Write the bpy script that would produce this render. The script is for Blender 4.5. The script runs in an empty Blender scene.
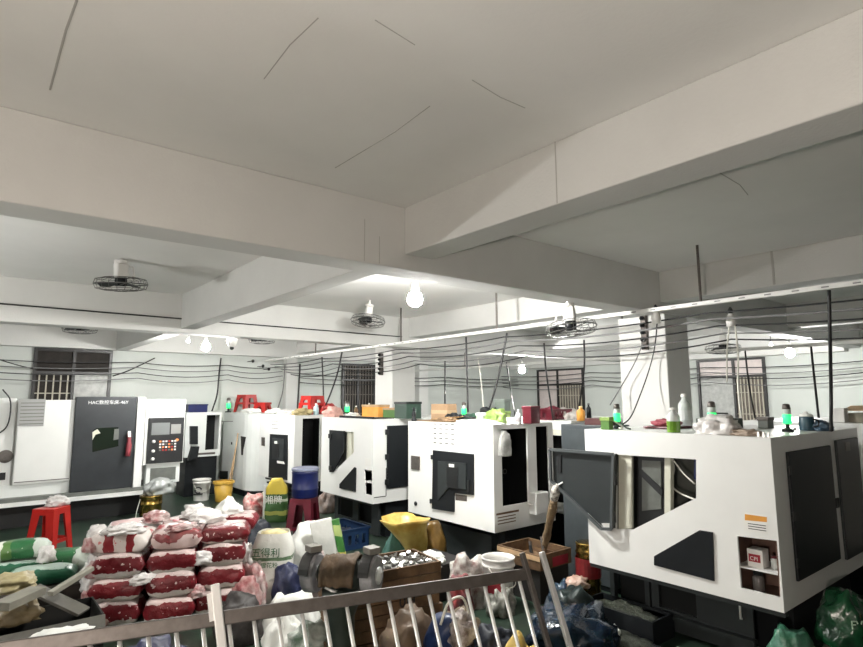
import bpy, bmesh, math, random
from mathutils import Vector, Matrix, Euler, noise
from mathutils.geometry import tessellate_polygon

sc = bpy.context.scene
COL = sc.collection
PI = math.pi

# ---------------------------------------------------------------- camera
cam_data = bpy.data.cameras.new('camera')
cam = bpy.data.objects.new('camera', cam_data)
COL.objects.link(cam)
cam_data.sensor_fit = 'HORIZONTAL'
cam_data.sensor_width = 36.0
cam_data.lens = 571.5 / 863 * 36.0
cam_data.clip_start = 0.05
YAW, PITCH, ROLL = math.radians(39.01), math.radians(7.44), math.radians(-0.27)
fw = Vector((math.sin(YAW) * math.cos(PITCH), math.cos(YAW) * math.cos(PITCH), math.sin(PITCH)))
rt = Vector((math.cos(YAW), -math.sin(YAW), 0))
up = rt.cross(fw)
r2 = math.cos(ROLL) * rt + math.sin(ROLL) * up
u2 = -math.sin(ROLL) * rt + math.cos(ROLL) * up
cam.matrix_world = Matrix(((r2.x, u2.x, -fw.x, 0), (r2.y, u2.y, -fw.y, 0), (r2.z, u2.z, -fw.z, 1.8), (0, 0, 0, 1)))
sc.camera = cam

# ---------------------------------------------------------------- world and exposure
world = bpy.data.worlds.new('world')
sc.world = world
world.use_nodes = True
world.node_tree.nodes['Background'].inputs[0].default_value = (0.55, 0.62, 0.7, 1)
world.node_tree.nodes['Background'].inputs[1].default_value = 0.25
sc.view_settings.view_transform = 'Standard'
sc.view_settings.look = 'None'
sc.view_settings.gamma = 1
sc.view_settings.use_curve_mapping = False
sc.view_settings.exposure = 0.33
BULB_W = 230.0          # power of one bulb
BULB_COL = (1.0, 0.985, 0.95)
WARM_COL = (1.0, 0.87, 0.77)

# ---------------------------------------------------------------- materials
MATS = {}
def mat(name, col, rough=0.5, metal=0.0, var=0.0, scale=6.0, bump=0.0, bscale=None, col2=None, emit=0.0, alpha=1.0, trans=0.0, spec=0.5, coat=0.0):
    if name in MATS: return MATS[name]
    m = bpy.data.materials.new(name); m.use_nodes = True
    nt = m.node_tree; b = nt.nodes['Principled BSDF']
    b.inputs['Base Color'].default_value = (*col, 1)
    b.inputs['Roughness'].default_value = rough
    b.inputs['Metallic'].default_value = metal
    b.inputs['Specular IOR Level'].default_value = spec
    b.inputs['Coat Weight'].default_value = coat
    b.inputs['Alpha'].default_value = alpha
    b.inputs['Transmission Weight'].default_value = trans
    if emit:
        b.inputs['Emission Color'].default_value = (*col, 1)
        b.inputs['Emission Strength'].default_value = emit
    if var or bump or col2:
        tc = nt.nodes.new('ShaderNodeTexCoord')
        nz = nt.nodes.new('ShaderNodeTexNoise'); nz.inputs['Scale'].default_value = scale
        nz.inputs['Detail'].default_value = 5; nz.inputs['Roughness'].default_value = 0.6
        nt.links.new(tc.outputs['Object'], nz.inputs['Vector'])
        if var or col2:
            c2 = col2 if col2 else tuple(max(0, c * (1 - var)) for c in col)
            rp = nt.nodes.new('ShaderNodeValToRGB')
            rp.color_ramp.elements[0].position = 0.36; rp.color_ramp.elements[1].position = 0.64
            rp.color_ramp.elements[0].color = (*c2, 1); rp.color_ramp.elements[1].color = (*col, 1)
            nt.links.new(nz.outputs['Fac'], rp.inputs['Fac'])
            nt.links.new(rp.outputs['Color'], b.inputs['Base Color'])
        if bump:
            n2 = nt.nodes.new('ShaderNodeTexNoise'); n2.inputs['Scale'].default_value = bscale or scale * 4
            n2.inputs['Detail'].default_value = 4
            nt.links.new(tc.outputs['Object'], n2.inputs['Vector'])
            bp = nt.nodes.new('ShaderNodeBump'); bp.inputs['Strength'].default_value = bump
            bp.inputs['Distance'].default_value = 0.02
            nt.links.new(n2.outputs['Fac'], bp.inputs['Height'])
            nt.links.new(bp.outputs['Normal'], b.inputs['Normal'])
    MATS[name] = m
    return m

def banded(name, base, bands, axis='Z', wob=0.02, wscale=9.0, rough=0.35, speck=None, bump=0.35):
    """colour printed in bands along a local axis: bands = [(position, colour), ...]; wob makes their edges wander"""
    if name in MATS: return MATS[name]
    m = bpy.data.materials.new(name); m.use_nodes = True
    nt = m.node_tree; b = nt.nodes['Principled BSDF']; b.inputs['Roughness'].default_value = rough
    tc = nt.nodes.new('ShaderNodeTexCoord'); sp = nt.nodes.new('ShaderNodeSeparateXYZ')
    nt.links.new(tc.outputs['Object'], sp.inputs[0])
    nz = nt.nodes.new('ShaderNodeTexNoise'); nz.inputs['Scale'].default_value = wscale; nz.inputs['Detail'].default_value = 3
    nt.links.new(tc.outputs['Object'], nz.inputs['Vector'])
    ma = nt.nodes.new('ShaderNodeMath'); ma.operation = 'MULTIPLY_ADD'; ma.inputs[1].default_value = wob * 4; 
    nt.links.new(nz.outputs['Fac'], ma.inputs[0]); nt.links.new(sp.outputs[axis], ma.inputs[2])
    cur = None
    last = base
    for pos, colr in bands:
        gt = nt.nodes.new('ShaderNodeMath'); gt.operation = 'GREATER_THAN'; gt.inputs[1].default_value = pos + wob * 2
        nt.links.new(ma.outputs[0], gt.inputs[0])
        mx = nt.nodes.new('ShaderNodeMix'); mx.data_type = 'RGBA'
        nt.links.new(gt.outputs[0], mx.inputs[0])
        if cur is None: mx.inputs[6].default_value = (*base, 1)
        else: nt.links.new(cur, mx.inputs[6])
        mx.inputs[7].default_value = (*colr, 1)
        cur = mx.outputs[2]
    if speck:
        n3 = nt.nodes.new('ShaderNodeTexNoise'); n3.inputs['Scale'].default_value = speck[1]; n3.inputs['Detail'].default_value = 2
        nt.links.new(tc.outputs['Object'], n3.inputs['Vector'])
        g2 = nt.nodes.new('ShaderNodeMath'); g2.operation = 'GREATER_THAN'; g2.inputs[1].default_value = speck[2]
        nt.links.new(n3.outputs['Fac'], g2.inputs[0])
        mx = nt.nodes.new('ShaderNodeMix'); mx.data_type = 'RGBA'
        nt.links.new(g2.outputs[0], mx.inputs[0]); nt.links.new(cur, mx.inputs[6]); mx.inputs[7].default_value = (*speck[0], 1)
        cur = mx.outputs[2]
    nt.links.new(cur, b.inputs['Base Color'])
    if bump:
        n2 = nt.nodes.new('ShaderNodeTexNoise'); n2.inputs['Scale'].default_value = 17; n2.inputs['Detail'].default_value = 6
        nt.links.new(tc.outputs['Object'], n2.inputs['Vector'])
        bp = nt.nodes.new('ShaderNodeBump'); bp.inputs['Strength'].default_value = bump; bp.inputs['Distance'].default_value = 0.02
        nt.links.new(n2.outputs['Fac'], bp.inputs['Height']); nt.links.new(bp.outputs['Normal'], b.inputs['Normal'])
    MATS[name] = m
    return m

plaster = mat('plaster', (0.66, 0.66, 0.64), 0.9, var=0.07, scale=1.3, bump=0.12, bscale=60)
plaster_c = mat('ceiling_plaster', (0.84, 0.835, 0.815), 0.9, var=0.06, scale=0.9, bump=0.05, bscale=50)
wallpaint = mat('wall_paint', (0.60, 0.63, 0.60), 0.85, var=0.06, scale=1.1, bump=0.06, bscale=40)
floor_m = mat('floor_paint', (0.022, 0.05, 0.03), 0.4, scale=2.2, col2=(0.014, 0.02, 0.015), bump=0.08, bscale=18)
white = mat('machine_white', (0.76, 0.77, 0.75), 0.38, var=0.05, scale=2.0)
white2 = mat('machine_white_dull', (0.72, 0.75, 0.73), 0.45, var=0.06, scale=2.0)
dark = mat('machine_charcoal', (0.011, 0.013, 0.015), 0.45, var=0.2, scale=3, spec=.22)
grey_p = mat('machine_grey', (0.026, 0.031, 0.032), 0.45, var=0.15, scale=3, spec=.3)
black = mat('black', (0.008, 0.009, 0.01), 0.45)
blackg = mat('black_gloss', (0.010, 0.012, 0.014), 0.18)
steel = mat('steel', (0.85, 0.85, 0.83), 0.32, 0.6)
dullsteel = mat('dull_steel', (0.13, 0.115, 0.105), 0.5, 0.5, var=0.25, scale=20)
cream = mat('cream_paint', (0.62, 0.62, 0.52), 0.5, var=0.1)
greyint = mat('interior_grey', (0.14, 0.15, 0.135), 0.5, var=0.3, scale=5)
cable_b = mat('cable_black', (0.01, 0.01, 0.011), 0.5)
cable_g = mat('cable_grey', (0.16, 0.16, 0.16), 0.6)
cable_w = mat('cable_white', (0.72, 0.71, 0.64), 0.5)
tray_m = mat('tray_white', (0.72, 0.72, 0.69), 0.5, var=0.1, scale=12)
glass_dark = mat('window_glass_dark', (0.030, 0.025, 0.021), 0.6, var=0.45, scale=7, spec=.2)
glass_grey = mat('window_glass_frosted', (0.46, 0.47, 0.45), 0.4, var=0.3, scale=9)
glass_pink = mat('window_pane_pink', (0.68, 0.60, 0.58), 0.4, var=0.12, scale=9)  # opaque pinkish-white pane colour
glass_brown = mat('window_view_brown', (0.20, 0.17, 0.145), 0.6, var=0.5, scale=5)
winframe = mat('window_frame', (0.016, 0.015, 0.015), 0.4)
barpaint = mat('bar_paint', (0.45, 0.42, 0.34), 0.5)
red = mat('red_plastic', (0.42, 0.014, 0.010), 0.35, var=0.12)
wine = mat('wine_plastic', (0.10, 0.007, 0.016), 0.35, var=0.15)
blue = mat('blue_plastic', (0.007, 0.013, 0.085), 0.35, var=0.2)
blue2 = mat('blue_crate', (0.01, 0.03, 0.085), 0.4, var=0.3)
navy = mat('navy_cloth', (0.005, 0.009, 0.020), 0.6, var=0.3, bump=0.4, bscale=14)
yellow = mat('yellow_plastic', (0.62, 0.38, 0.06), 0.4, var=0.25)
yellow_cl = mat('yellow_plastic_bag', (0.42, 0.26, 0.04), 0.35, col2=(0.60, 0.46, 0.14), scale=5, bump=0.5, bscale=9)
orange = mat('orange_plastic', (0.75, 0.34, 0.06), 0.4, var=0.2)
greenp = mat('green_plastic', (0.07, 0.17, 0.03), 0.4, var=0.2)
limegr = mat('lime_plastic', (0.22, 0.34, 0.08), 0.4, var=0.2)
green_bag = mat('green_bag', (0.008, 0.085, 0.03), 0.22, col2=(0.012, 0.04, 0.022), scale=6, bump=0.6, bscale=11)
teal = mat('teal_cloth', (0.10, 0.28, 0.25), 0.6, var=0.3, bump=0.5, bscale=11)
white_cl = mat('white_cloth', (0.76, 0.77, 0.73), 0.7, var=0.14, scale=5, bump=0.4, bscale=9)
white_pl = mat('white_plastic', (0.74, 0.73, 0.70), 0.4, var=0.08)
clear_pl = mat('clear_plastic', (0.68, 0.66, 0.64), 0.25, var=0.25, scale=9, bump=0.6, bscale=18)
pinkish = mat('pink_plastic_film', (0.52, 0.44, 0.42), 0.3, col2=(0.26, 0.08, 0.08), scale=9, bump=0.6, bscale=16)
pink_cl = mat('pink_cloth', (0.60, 0.35, 0.30), 0.7, var=0.2, bump=0.4, bscale=12)
brown_cl = mat('brown_cloth', (0.13, 0.085, 0.045), 0.8, col2=(0.07, 0.045, 0.025), scale=9, bump=0.6, bscale=15)
wood = mat('crate_wood', (0.15, 0.085, 0.04), 0.7, var=0.5, scale=9, bump=0.3)
wood_l = mat('light_wood', (0.50, 0.34, 0.19), 0.7, var=0.3, scale=9, bump=0.2)
cardb = mat('cardboard', (0.40, 0.26, 0.15), 0.8, var=0.15)
card_d = mat('cardboard_dark', (0.22, 0.14, 0.075), 0.8, var=0.3)
greyboard = mat('grey_board', (0.10, 0.095, 0.08), 0.75, var=0.3, scale=8)
gold = mat('gold_tin', (0.45, 0.30, 0.08), 0.22, 1.0, var=0.3, scale=6)
paper = mat('paper', (0.75, 0.75, 0.72), 0.7)
ink = mat('ink', (0.02, 0.02, 0.02), 0.6)
ink_g = mat('ink_green', (0.03, 0.12, 0.04), 0.6)
ink_r = mat('ink_red', (0.30, 0.015, 0.03), 0.6)
rubber = mat('rubber', (0.02, 0.02, 0.02), 0.7)
nuts_m = mat('nut_steel', (0.48, 0.47, 0.45), 0.3, 1.0)
wheel_m = mat('grinding_wheel', (0.30, 0.30, 0.31), 0.8, var=0.2, scale=30)
stone_g = mat('machine_green', (0.025, 0.035, 0.028), 0.5, var=0.3)
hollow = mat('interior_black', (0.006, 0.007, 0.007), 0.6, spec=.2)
crack_m = mat('crack', (0.44, 0.43, 0.41), 0.9)
sign_w = mat('letter_white', (0.75, 0.76, 0.76), 0.5)
screen_m = mat('screen_grey', (0.16, 0.17, 0.17), 0.2)
amber = mat('amber_lamp', (0.8, 0.25, 0.08), 0.4, emit=.35)
green_glow = mat('green_signal_glow', (0.03, 1.0, 0.20), 0.4, emit=1.2)
bulb_small = mat('bulb_small_glow', (1.0, 0.98, 0.94), 0.4, emit=6.0)
liquid_g = mat('green_liquid', (0.12, 0.24, 0.03), 0.15)
pet = mat('clear_bottle', (0.62, 0.66, 0.64), 0.12, var=0.2)

# ---------------------------------------------------------------- mesh helpers
ORG = {}
def wloc(o): return ORG[o.name]

class MB:
    def __init__(s): s.v = []; s.f = []
    def add(s, vs, fs):
        n = len(s.v); s.v += [Vector(v) for v in vs]; s.f += [[i + n for i in f] for f in fs]; return s
    def box(s, a, b, M=None):
        (x0, y0, z0), (x1, y1, z1) = a, b
        x0, x1 = min(x0, x1), max(x0, x1); y0, y1 = min(y0, y1), max(y0, y1); z0, z1 = min(z0, z1), max(z0, z1)
        vs = [Vector(p) for p in ((x0,y0,z0),(x1,y0,z0),(x1,y1,z0),(x0,y1,z0),(x0,y0,z1),(x1,y0,z1),(x1,y1,z1),(x0,y1,z1))]
        if M is not None: vs = [M @ v for v in vs]
        return s.add(vs, [(3,2,1,0),(4,5,6,7),(0,1,5,4),(1,2,6,5),(2,3,7,6),(3,0,4,7)])
    def bar(s, p0, p1, w, h, up=(0, 0, 1)):
        p0, p1 = Vector(p0), Vector(p1); d = (p1 - p0).normalized(); upv = Vector(up)
        if abs(d.dot(upv)) > 0.98: upv = Vector((1, 0, 0))
        a = d.cross(upv).normalized() * w / 2; b = a.cross(d).normalized() * h / 2
        vs = [p0-a-b, p0+a-b, p0+a+b, p0-a+b, p1-a-b, p1+a-b, p1+a+b, p1-a+b]
        return s.add(vs, [(0,1,2,3),(7,6,5,4),(0,4,5,1),(1,5,6,2),(2,6,7,3),(3,7,4,0)])
    def tube(s, pts, r, n=6, cap=True):
        pts = [Vector(p) for p in pts]; rs = r if isinstance(r, (list, tuple)) else [r] * len(pts)
        base = len(s.v); prev = None
        for i, p in enumerate(pts):
            d = (pts[min(i+1, len(pts)-1)] - pts[max(i-1, 0)]).normalized()
            if prev is None:
                ref = Vector((0,0,1)) if abs(d.z) < 0.9 else Vector((1,0,0)); a = d.cross(ref).normalized()
            else: a = (prev - d * prev.dot(d)).normalized()
            prev = a; b = d.cross(a)
            for k in range(n):
                t = 2*PI*k/n; s.v.append(p + (a*math.cos(t) + b*math.sin(t)) * rs[i])
        for i in range(len(pts)-1):
            for k in range(n):
                k2 = (k+1) % n; A = base+i*n; B = A+n
                s.f.append([A+k, A+k2, B+k2, B+k])
        if cap:
            s.f.append([base+k for k in reversed(range(n))]); s.f.append([base+(len(pts)-1)*n+k for k in range(n)])
        return s
    def lathe(s, prof, c=(0,0,0), n=20, axis=None, capb=True, capt=True, sx=1, sy=1):
        c = Vector(c); base = len(s.v)
        M = Matrix.Identity(3)
        if axis is not None: M = Vector((0,0,1)).rotation_difference(Vector(axis)).to_matrix()
        for r, z in prof:
            for k in range(n):
                t = 2*PI*k/n; s.v.append(c + M @ Vector((r*math.cos(t)*sx, r*math.sin(t)*sy, z)))
        for i in range(len(prof)-1):
            for k in range(n):
                k2=(k+1)%n; A=base+i*n; B=A+n; s.f.append([A+k,A+k2,B+k2,B+k])
        if capb: s.f.append([base+k for k in reversed(range(n))])
        if capt: s.f.append([base+(len(prof)-1)*n+k for k in range(n)])
        return s
    def plate(s, outer, holes=(), t0=0.0, t1=0.02, mapf=None):
        """flat plate with holes in a 2D frame (a, b), thickness along c from t0 to t1; mapf(a, b, c) -> point"""
        mapf = mapf or (lambda a, b, c: (a, b, c))
        rings = [[Vector((p[0], p[1], 0)) for p in outer]] + [[Vector((p[0], p[1], 0)) for p in h] for h in holes]
        tris = tessellate_polygon(rings)
        flat = [p for r in rings for p in r]; n = len(flat); base = len(s.v)
        for t in (t0, t1): s.v += [Vector(mapf(p.x, p.y, t)) for p in flat]
        for tr in tris:
            s.f.append([base+i for i in tr]); s.f.append([base+n+i for i in reversed(tr)])
        o = 0
        for r in rings:
            for i in range(len(r)):
                j=(i+1)%len(r); s.f.append([base+o+i, base+o+j, base+n+o+j, base+n+o+i])
            o += len(r)
        return s
    def build(s, name, m, parent=None, smooth=False, bevel=0.0, at=None, segs=2, fix=True):
        if not s.v: return None
        mn = Vector([min(v[i] for v in s.v) for i in range(3)]); mx = Vector([max(v[i] for v in s.v) for i in range(3)])
        o3 = Vector(at) if at is not None else Vector(((mn.x+mx.x)/2, (mn.y+mx.y)/2, mn.z))
        me = bpy.data.meshes.new(name); me.from_pydata([tuple(v - o3) for v in s.v], [], s.f); me.update()
        if fix:
            bm = bmesh.new(); bm.from_mesh(me); bmesh.ops.recalc_face_normals(bm, faces=bm.faces); bm.to_mesh(me); bm.free()
        for mm in (m if isinstance(m, (list, tuple)) else [m]): me.materials.append(mm)
        if smooth: 
            for p in me.polygons: p.use_smooth = True
        ob = bpy.data.objects.new(name, me); COL.objects.link(ob)
        if bevel:
            bv = ob.modifiers.new('bevel', 'BEVEL'); bv.width = bevel; bv.segments = segs; bv.limit_method = 'ANGLE'
            bv.harden_normals = False
        put(ob, o3, parent)
        return ob

def put(ob, world, parent=None):
    ORG[ob.name] = Vector(world)
    if parent is not None:
        ob.parent = parent; ob.location = Vector(world) - ORG[parent.name]
    else: ob.location = world

def tag(o, label, cat, group=None):
    o['label'] = label; o['category'] = cat
    if group: o['group'] = group
    return o
def thing(name, label, cat, loc, group=None):
    o = bpy.data.objects.new(name, None); COL.objects.link(o); o.empty_display_size = 0.1
    put(o, Vector(loc)); return tag(o, label, cat, group)
def struct(o): o['kind'] = 'structure'; return o

def copy_tree(o, loc, label=None, group=None, rotz=None, parent=None, scale=None):
    c = o.copy(); COL.objects.link(c)
    if parent is None:
        put(c, Vector(loc))
        if label: c['label'] = label
        if group: c['group'] = group
        if rotz is not None: c.rotation_euler = (0, 0, rotz)
        if scale: c.scale = (scale, scale, scale)
    for ch in list(o.children):
        d = ch.copy(); COL.objects.link(d); d.parent = c
        for g in list(ch.children):
            e = g.copy(); COL.objects.link(e); e.parent = d
    return c

def catenary(a, b, sag, n=14):
    a, b = Vector(a), Vector(b)
    return [a.lerp(b, i/n) - Vector((0, 0, sag*4*(i/n)*(1-i/n))) for i in range(n+1)]
def curve_pts(pts, n=6):
    P = [Vector(p) for p in pts]; P = [2*P[0]-P[1]] + P + [2*P[-1]-P[-2]]; out = []
    for i in range(1, len(P)-2):
        for k in range(n):
            t = k/n; p0, p1, p2, p3 = P[i-1:i+3]
            out.append(0.5*((2*p1)+(p2-p0)*t+(2*p0-5*p1+4*p2-p3)*t*t+(3*p1-p0-3*p2+p3)*t**3))
    out.append(P[-2]); return out

def blob(name, c, size, m, label=None, cat=None, seed=0, amp=0.25, freq=2.2, flat=0.35, rotz=0.0, group=None, parent=None, sub=4, sharp=1.0, top=None):
    """crumpled bag or cloth heap: c is the base centre, size the full extents"""
    bm = bmesh.new(); bmesh.ops.create_icosphere(bm, subdivisions=sub, radius=1.0)
    amp *= min(1.0, (size[0]+size[1])/2/size[2]*.8)
    off = Vector((seed*7.13, seed*3.7, seed*1.9)); R = Matrix.Rotation(rotz, 3, 'Z')
    vs = []
    for v in bm.verts:
        p = v.co.copy()
        n1 = noise.noise(p*freq+off); n2 = abs(noise.noise(p*freq*2.3+off*1.7)); n3 = abs(noise.noise(p*freq*5.1-off))
        n4 = abs(noise.noise(p*freq*9.7+off*.3)); k = 1 + min(amp, .3)*(n1*1.1 - n2*.75*sharp - n3*0.5*sharp - n4*0.28*sharp)
        p = Vector((math.copysign(abs(p.x)**0.8, p.x), math.copysign(abs(p.y)**0.8, p.y), p.z)) * k
        if p.z < -flat: p.z = -flat
        if top is not None and p.z > 0: p.x *= 1 - (1-top)*min(1, p.z); p.y *= 1 - (1-top)*min(1, p.z)
        vs.append(p)
    zmin = min(p.z for p in vs); zmax = max(p.z for p in vs)
    mb = MB()
    vs = [Vector(c) + R @ Vector((p.x*size[0]/2, p.y*size[1]/2, (p.z-zmin)/(zmax-zmin)*size[2])) for p in vs]
    mb.add(vs, [[v.index for v in f.verts] for f in bm.faces]); bm.free()
    o = mb.build(name, m, parent, smooth=True, fix=False)
    if label: tag(o, label, cat, group)
    return o

def sackmesh(c, size, rotz=0, seed=0, tilt=0.0, wr=0.10, nu=22, nv=14, e=0.55, pitch=0.0):
    """filled sack lying down, length along local y; returns an MB in world coordinates plus the sack frame"""
    mb = MB(); R = Matrix.Rotation(rotz, 3, 'Z') @ Matrix.Rotation(tilt, 3, 'Y') @ Matrix.Rotation(pitch, 3, 'X'); sx, sy, sz = [k/2 for k in size]
    rnd = Vector((seed*5.3, seed*2.9, seed*8.1)); base = []
    for j in range(nv+1):
        t = -1 + 2*j/nv; taper = (1 - abs(t)**5)**0.5 if abs(t) < 1 else 0.0
        hz = max(0.10, taper); hx = 0.88 + 0.12*max(taper, 0.0)
        for i in range(nu):
            a = 2*PI*i/nu; ca, sa = math.cos(a), math.sin(a)
            p = Vector((math.copysign(abs(ca)**e, ca)*hx, t, math.copysign(abs(sa)**e, sa)*hz))
            n = noise.noise(Vector((p.x*1.3, p.y*1.6, p.z*1.3)) + rnd); n2 = abs(noise.noise(Vector((p.x*3, p.y*3.4, p.z*3)) - rnd))
            k = 1 + wr*(n - 1.2*n2)
            q = Vector((p.x*sx*k, p.y*sy*(1+0.05*n), p.z*sz*k + 0.02*n*sz))
            base.append(q)
    zmin = min((R @ q).z for q in base)
    C = Vector(c) - Vector((0, 0, zmin))
    fs = []
    for j in range(nv):
        for i in range(nu):
            i2=(i+1)%nu; fs.append([j*nu+i, j*nu+i2, (j+1)*nu+i2, (j+1)*nu+i])
    fs.append(list(reversed(range(nu)))); fs.append([nv*nu+i for i in range(nu)])
    return base, fs, R, C
def sack(name, c, size, m, label=None, cat='sack', group=None, parent=None, **kw):
    vs, fs, R, C = sackmesh(c, size, **kw)
    me = bpy.data.meshes.new(name); me.from_pydata([tuple(v) for v in vs], [], fs); me.update()
    me.materials.append(m)
    for p in me.polygons: p.use_smooth = True
    ob = bpy.data.objects.new(name, me); COL.objects.link(ob); ob.rotation_euler = R.to_euler()
    put(ob, C, parent)
    if label: tag(ob, label, cat, group)
    return ob

def text(name, s, size, origin, xdir, ydir, m, parent, depth=0.002, align='LEFT'):
    cu = bpy.data.curves.new(name, 'FONT'); cu.body = s; cu.size = size; cu.extrude = depth; cu.align_x = align
    to = bpy.data.objects.new(name + '_tmp', cu); COL.objects.link(to)
    bpy.context.view_layer.update()
    me = bpy.data.meshes.new_from_object(to.evaluated_get(bpy.context.evaluated_depsgraph_get()))
    bpy.data.objects.remove(to); bpy.data.curves.remove(cu)
    x = Vector(xdir).normalized(); y = Vector(ydir).normalized(); z = x.cross(y); O = Vector(origin)
    mb = MB(); mb.add([O + x*v.co.x + y*v.co.y + z*v.co.z for v in me.vertices], [list(p.vertices) for p in me.polygons])
    bpy.data.meshes.remove(me)
    return mb.build(name, m, parent, fix=False)

# ================================================================ the setting
XL, XR, YF, YB, ZC = -12.0, 13.0, -12.0, 12.2, 3.15
def sbox(name, a, b, m, parent=None, bevel=0.0):
    o = MB().box(a, b).build(name, m, parent, bevel=bevel)
    if parent is None: struct(o)
    return o
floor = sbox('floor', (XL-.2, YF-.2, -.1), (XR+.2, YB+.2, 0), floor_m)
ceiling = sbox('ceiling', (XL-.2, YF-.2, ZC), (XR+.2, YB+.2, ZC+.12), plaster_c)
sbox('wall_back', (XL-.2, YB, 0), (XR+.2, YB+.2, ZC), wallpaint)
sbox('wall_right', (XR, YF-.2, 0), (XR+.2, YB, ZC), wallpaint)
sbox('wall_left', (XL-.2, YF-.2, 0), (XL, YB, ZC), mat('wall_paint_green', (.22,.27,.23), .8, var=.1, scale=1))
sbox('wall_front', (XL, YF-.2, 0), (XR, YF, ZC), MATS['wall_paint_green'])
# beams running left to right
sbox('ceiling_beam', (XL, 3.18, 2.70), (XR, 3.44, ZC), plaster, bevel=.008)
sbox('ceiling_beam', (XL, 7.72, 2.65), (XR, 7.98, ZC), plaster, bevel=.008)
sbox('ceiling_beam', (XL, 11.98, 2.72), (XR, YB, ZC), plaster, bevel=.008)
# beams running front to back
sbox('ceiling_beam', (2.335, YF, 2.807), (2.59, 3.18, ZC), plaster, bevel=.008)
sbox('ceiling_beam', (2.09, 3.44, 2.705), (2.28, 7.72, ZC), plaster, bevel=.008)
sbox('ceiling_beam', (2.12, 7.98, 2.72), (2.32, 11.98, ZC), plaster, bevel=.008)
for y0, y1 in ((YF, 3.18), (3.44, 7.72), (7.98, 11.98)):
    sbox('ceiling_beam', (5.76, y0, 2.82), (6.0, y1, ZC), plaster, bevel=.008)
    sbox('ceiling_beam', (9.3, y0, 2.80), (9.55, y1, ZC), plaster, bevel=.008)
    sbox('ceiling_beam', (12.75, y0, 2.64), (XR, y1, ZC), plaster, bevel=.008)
# columns
sbox('column', (5.84, 3.185, 0), (6.33, 3.76, 2.70), plaster, bevel=.01)
sbox('column', (5.62, 8.0, 0), (6.10, 8.53, 2.82), plaster, bevel=.01)
sbox('column', (5.55, 12.02, 0), (5.82, 12.2, 2.72), plaster, bevel=.01)
sbox('column', (9.3, 12.0, 0), (9.6, 12.2, 2.72), plaster, bevel=.01)
sbox('column', (12.7, 7.6, 0), (13.0, 8.0, 2.64), plaster, bevel=.01)
# hairline cracks and patches in the ceiling plaster
def crack(pts, w):
    mb = MB()
    for a, b in zip(pts, pts[1:]): mb.bar(a, b, w, .002)
    mb.build('crack', crack_m, ceiling)
crack([(0.19, 2.143, 3.149), (0.183, 2.354, 3.149), (0.183, 2.594, 3.149), (0.184, 2.88, 3.149)], .008)
crack([(0.875, 1.716, 3.149), (0.865, 1.925, 3.149), (0.882, 2.213, 3.149)], .004)
crack([(1.577, 1.95, 3.149), (1.601, 2.266, 3.149), (1.591, 2.861, 3.149)], .004)
crack([(1.04, 1.598, 3.149), (1.241, 1.625, 3.149)], .003)
crack([(1.58, 1.667, 3.149), (1.774, 1.691, 3.149), (1.938, 1.687, 3.149)], .003)
crack([(3.39, 1.476, 3.149), (3.765, 1.491, 3.149), (4, 1.538, 3.149)], .006)
crack([(1.097, 4.773, 3.149), (1.555, 4.855, 3.149)], .004)

def seam(beam, a, b, w=.005):
    MB().bar(a, b, w, .003).build('seam', crack_m, beam)
beams = [o for o in COL.objects if o.name.startswith('ceiling_beam')]
seam(beams[3], (2.334, 1.83, 2.81), (2.334, 1.83, 3.149)); seam(beams[0], (2.0, 3.179, 2.71), (2.0, 3.179, 3.0)); seam(beams[0], (2.12, 3.179, 2.71), (2.12, 3.179, 2.9)); seam(beams[6], (5.759, 2.05, 2.83), (5.759, 2.05, 3.149), .02)
# ---------------------------------------------------------------- windows
def window(n, mapf, a0, a1, z0, z1, am, zm, panes, bars, barcol):
    """outer frame with one mullion and one transom, four panes, upright security bars in some panes"""
    mb = MB(); e = .05
    mb.plate([(a0,z0),(a1,z0),(a1,z1),(a0,z1)], [[(a0+e,z0+e),(am-e/2,z0+e),(am-e/2,zm-e/2),(a0+e,zm-e/2)], [(am+e/2,z0+e),(a1-e,z0+e),(a1-e,zm-e/2),(am+e/2,zm-e/2)],
        [(a0+e,zm+e/2),(am-e/2,zm+e/2),(am-e/2,z1-e),(a0+e,z1-e)], [(am+e/2,zm+e/2),(a1-e,zm+e/2),(a1-e,z1-e),(am+e/2,z1-e)]], 0.0, .06, mapf)
    w = struct(mb.build('window_%d' % n, winframe))
    cells = [(a0+e, am-e/2, z0+e, zm-e/2), (am+e/2, a1-e, z0+e, zm-e/2), (a0+e, am-e/2, zm+e/2, z1-e), (am+e/2, a1-e, zm+e/2, z1-e)]
    for (p, q, r, s), pm in zip(cells, panes):
        MB().plate([(p,r),(q,r),(q,s),(p,s)], (), .006, .018, mapf).build('pane', pm, w)
    for ci, k in bars:
        p, q, r, s = cells[ci]
        for i in range(k):
            x = p + (i+.5)*(q-p)/k
            MB().plate([(x-.011,r),(x+.011,r),(x+.011,s),(x-.011,s)], (), .024, .042, mapf).build('bar', barcol, w)
        for zz in (r+(s-r)*.33, r+(s-r)*.72):
            MB().plate([(p,zz-.009),(q,zz-.009),(q,zz+.009),(p,zz+.009)], (), .042, .052, mapf).build('bar', barcol, w)
    return w
back = lambda a, b, c: (a, 12.199-c, b)
right = lambda a, b, c: (12.999-c, a, b)
bar_dk = mat('bar_dark', (0.10, 0.085, 0.07), 0.5)
window(1, back, .88, 2.10, 1.0, 2.715, 1.49, 2.28, [glass_dark, glass_grey, glass_dark, glass_dark], [(0, 5)], barpaint)
window(2, back, 7.06, 8.0, 1.0, 2.65, 7.5, 2.25, [glass_dark]*4, [(0, 5), (1, 5), (2, 5), (3, 5)], bar_dk)
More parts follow.
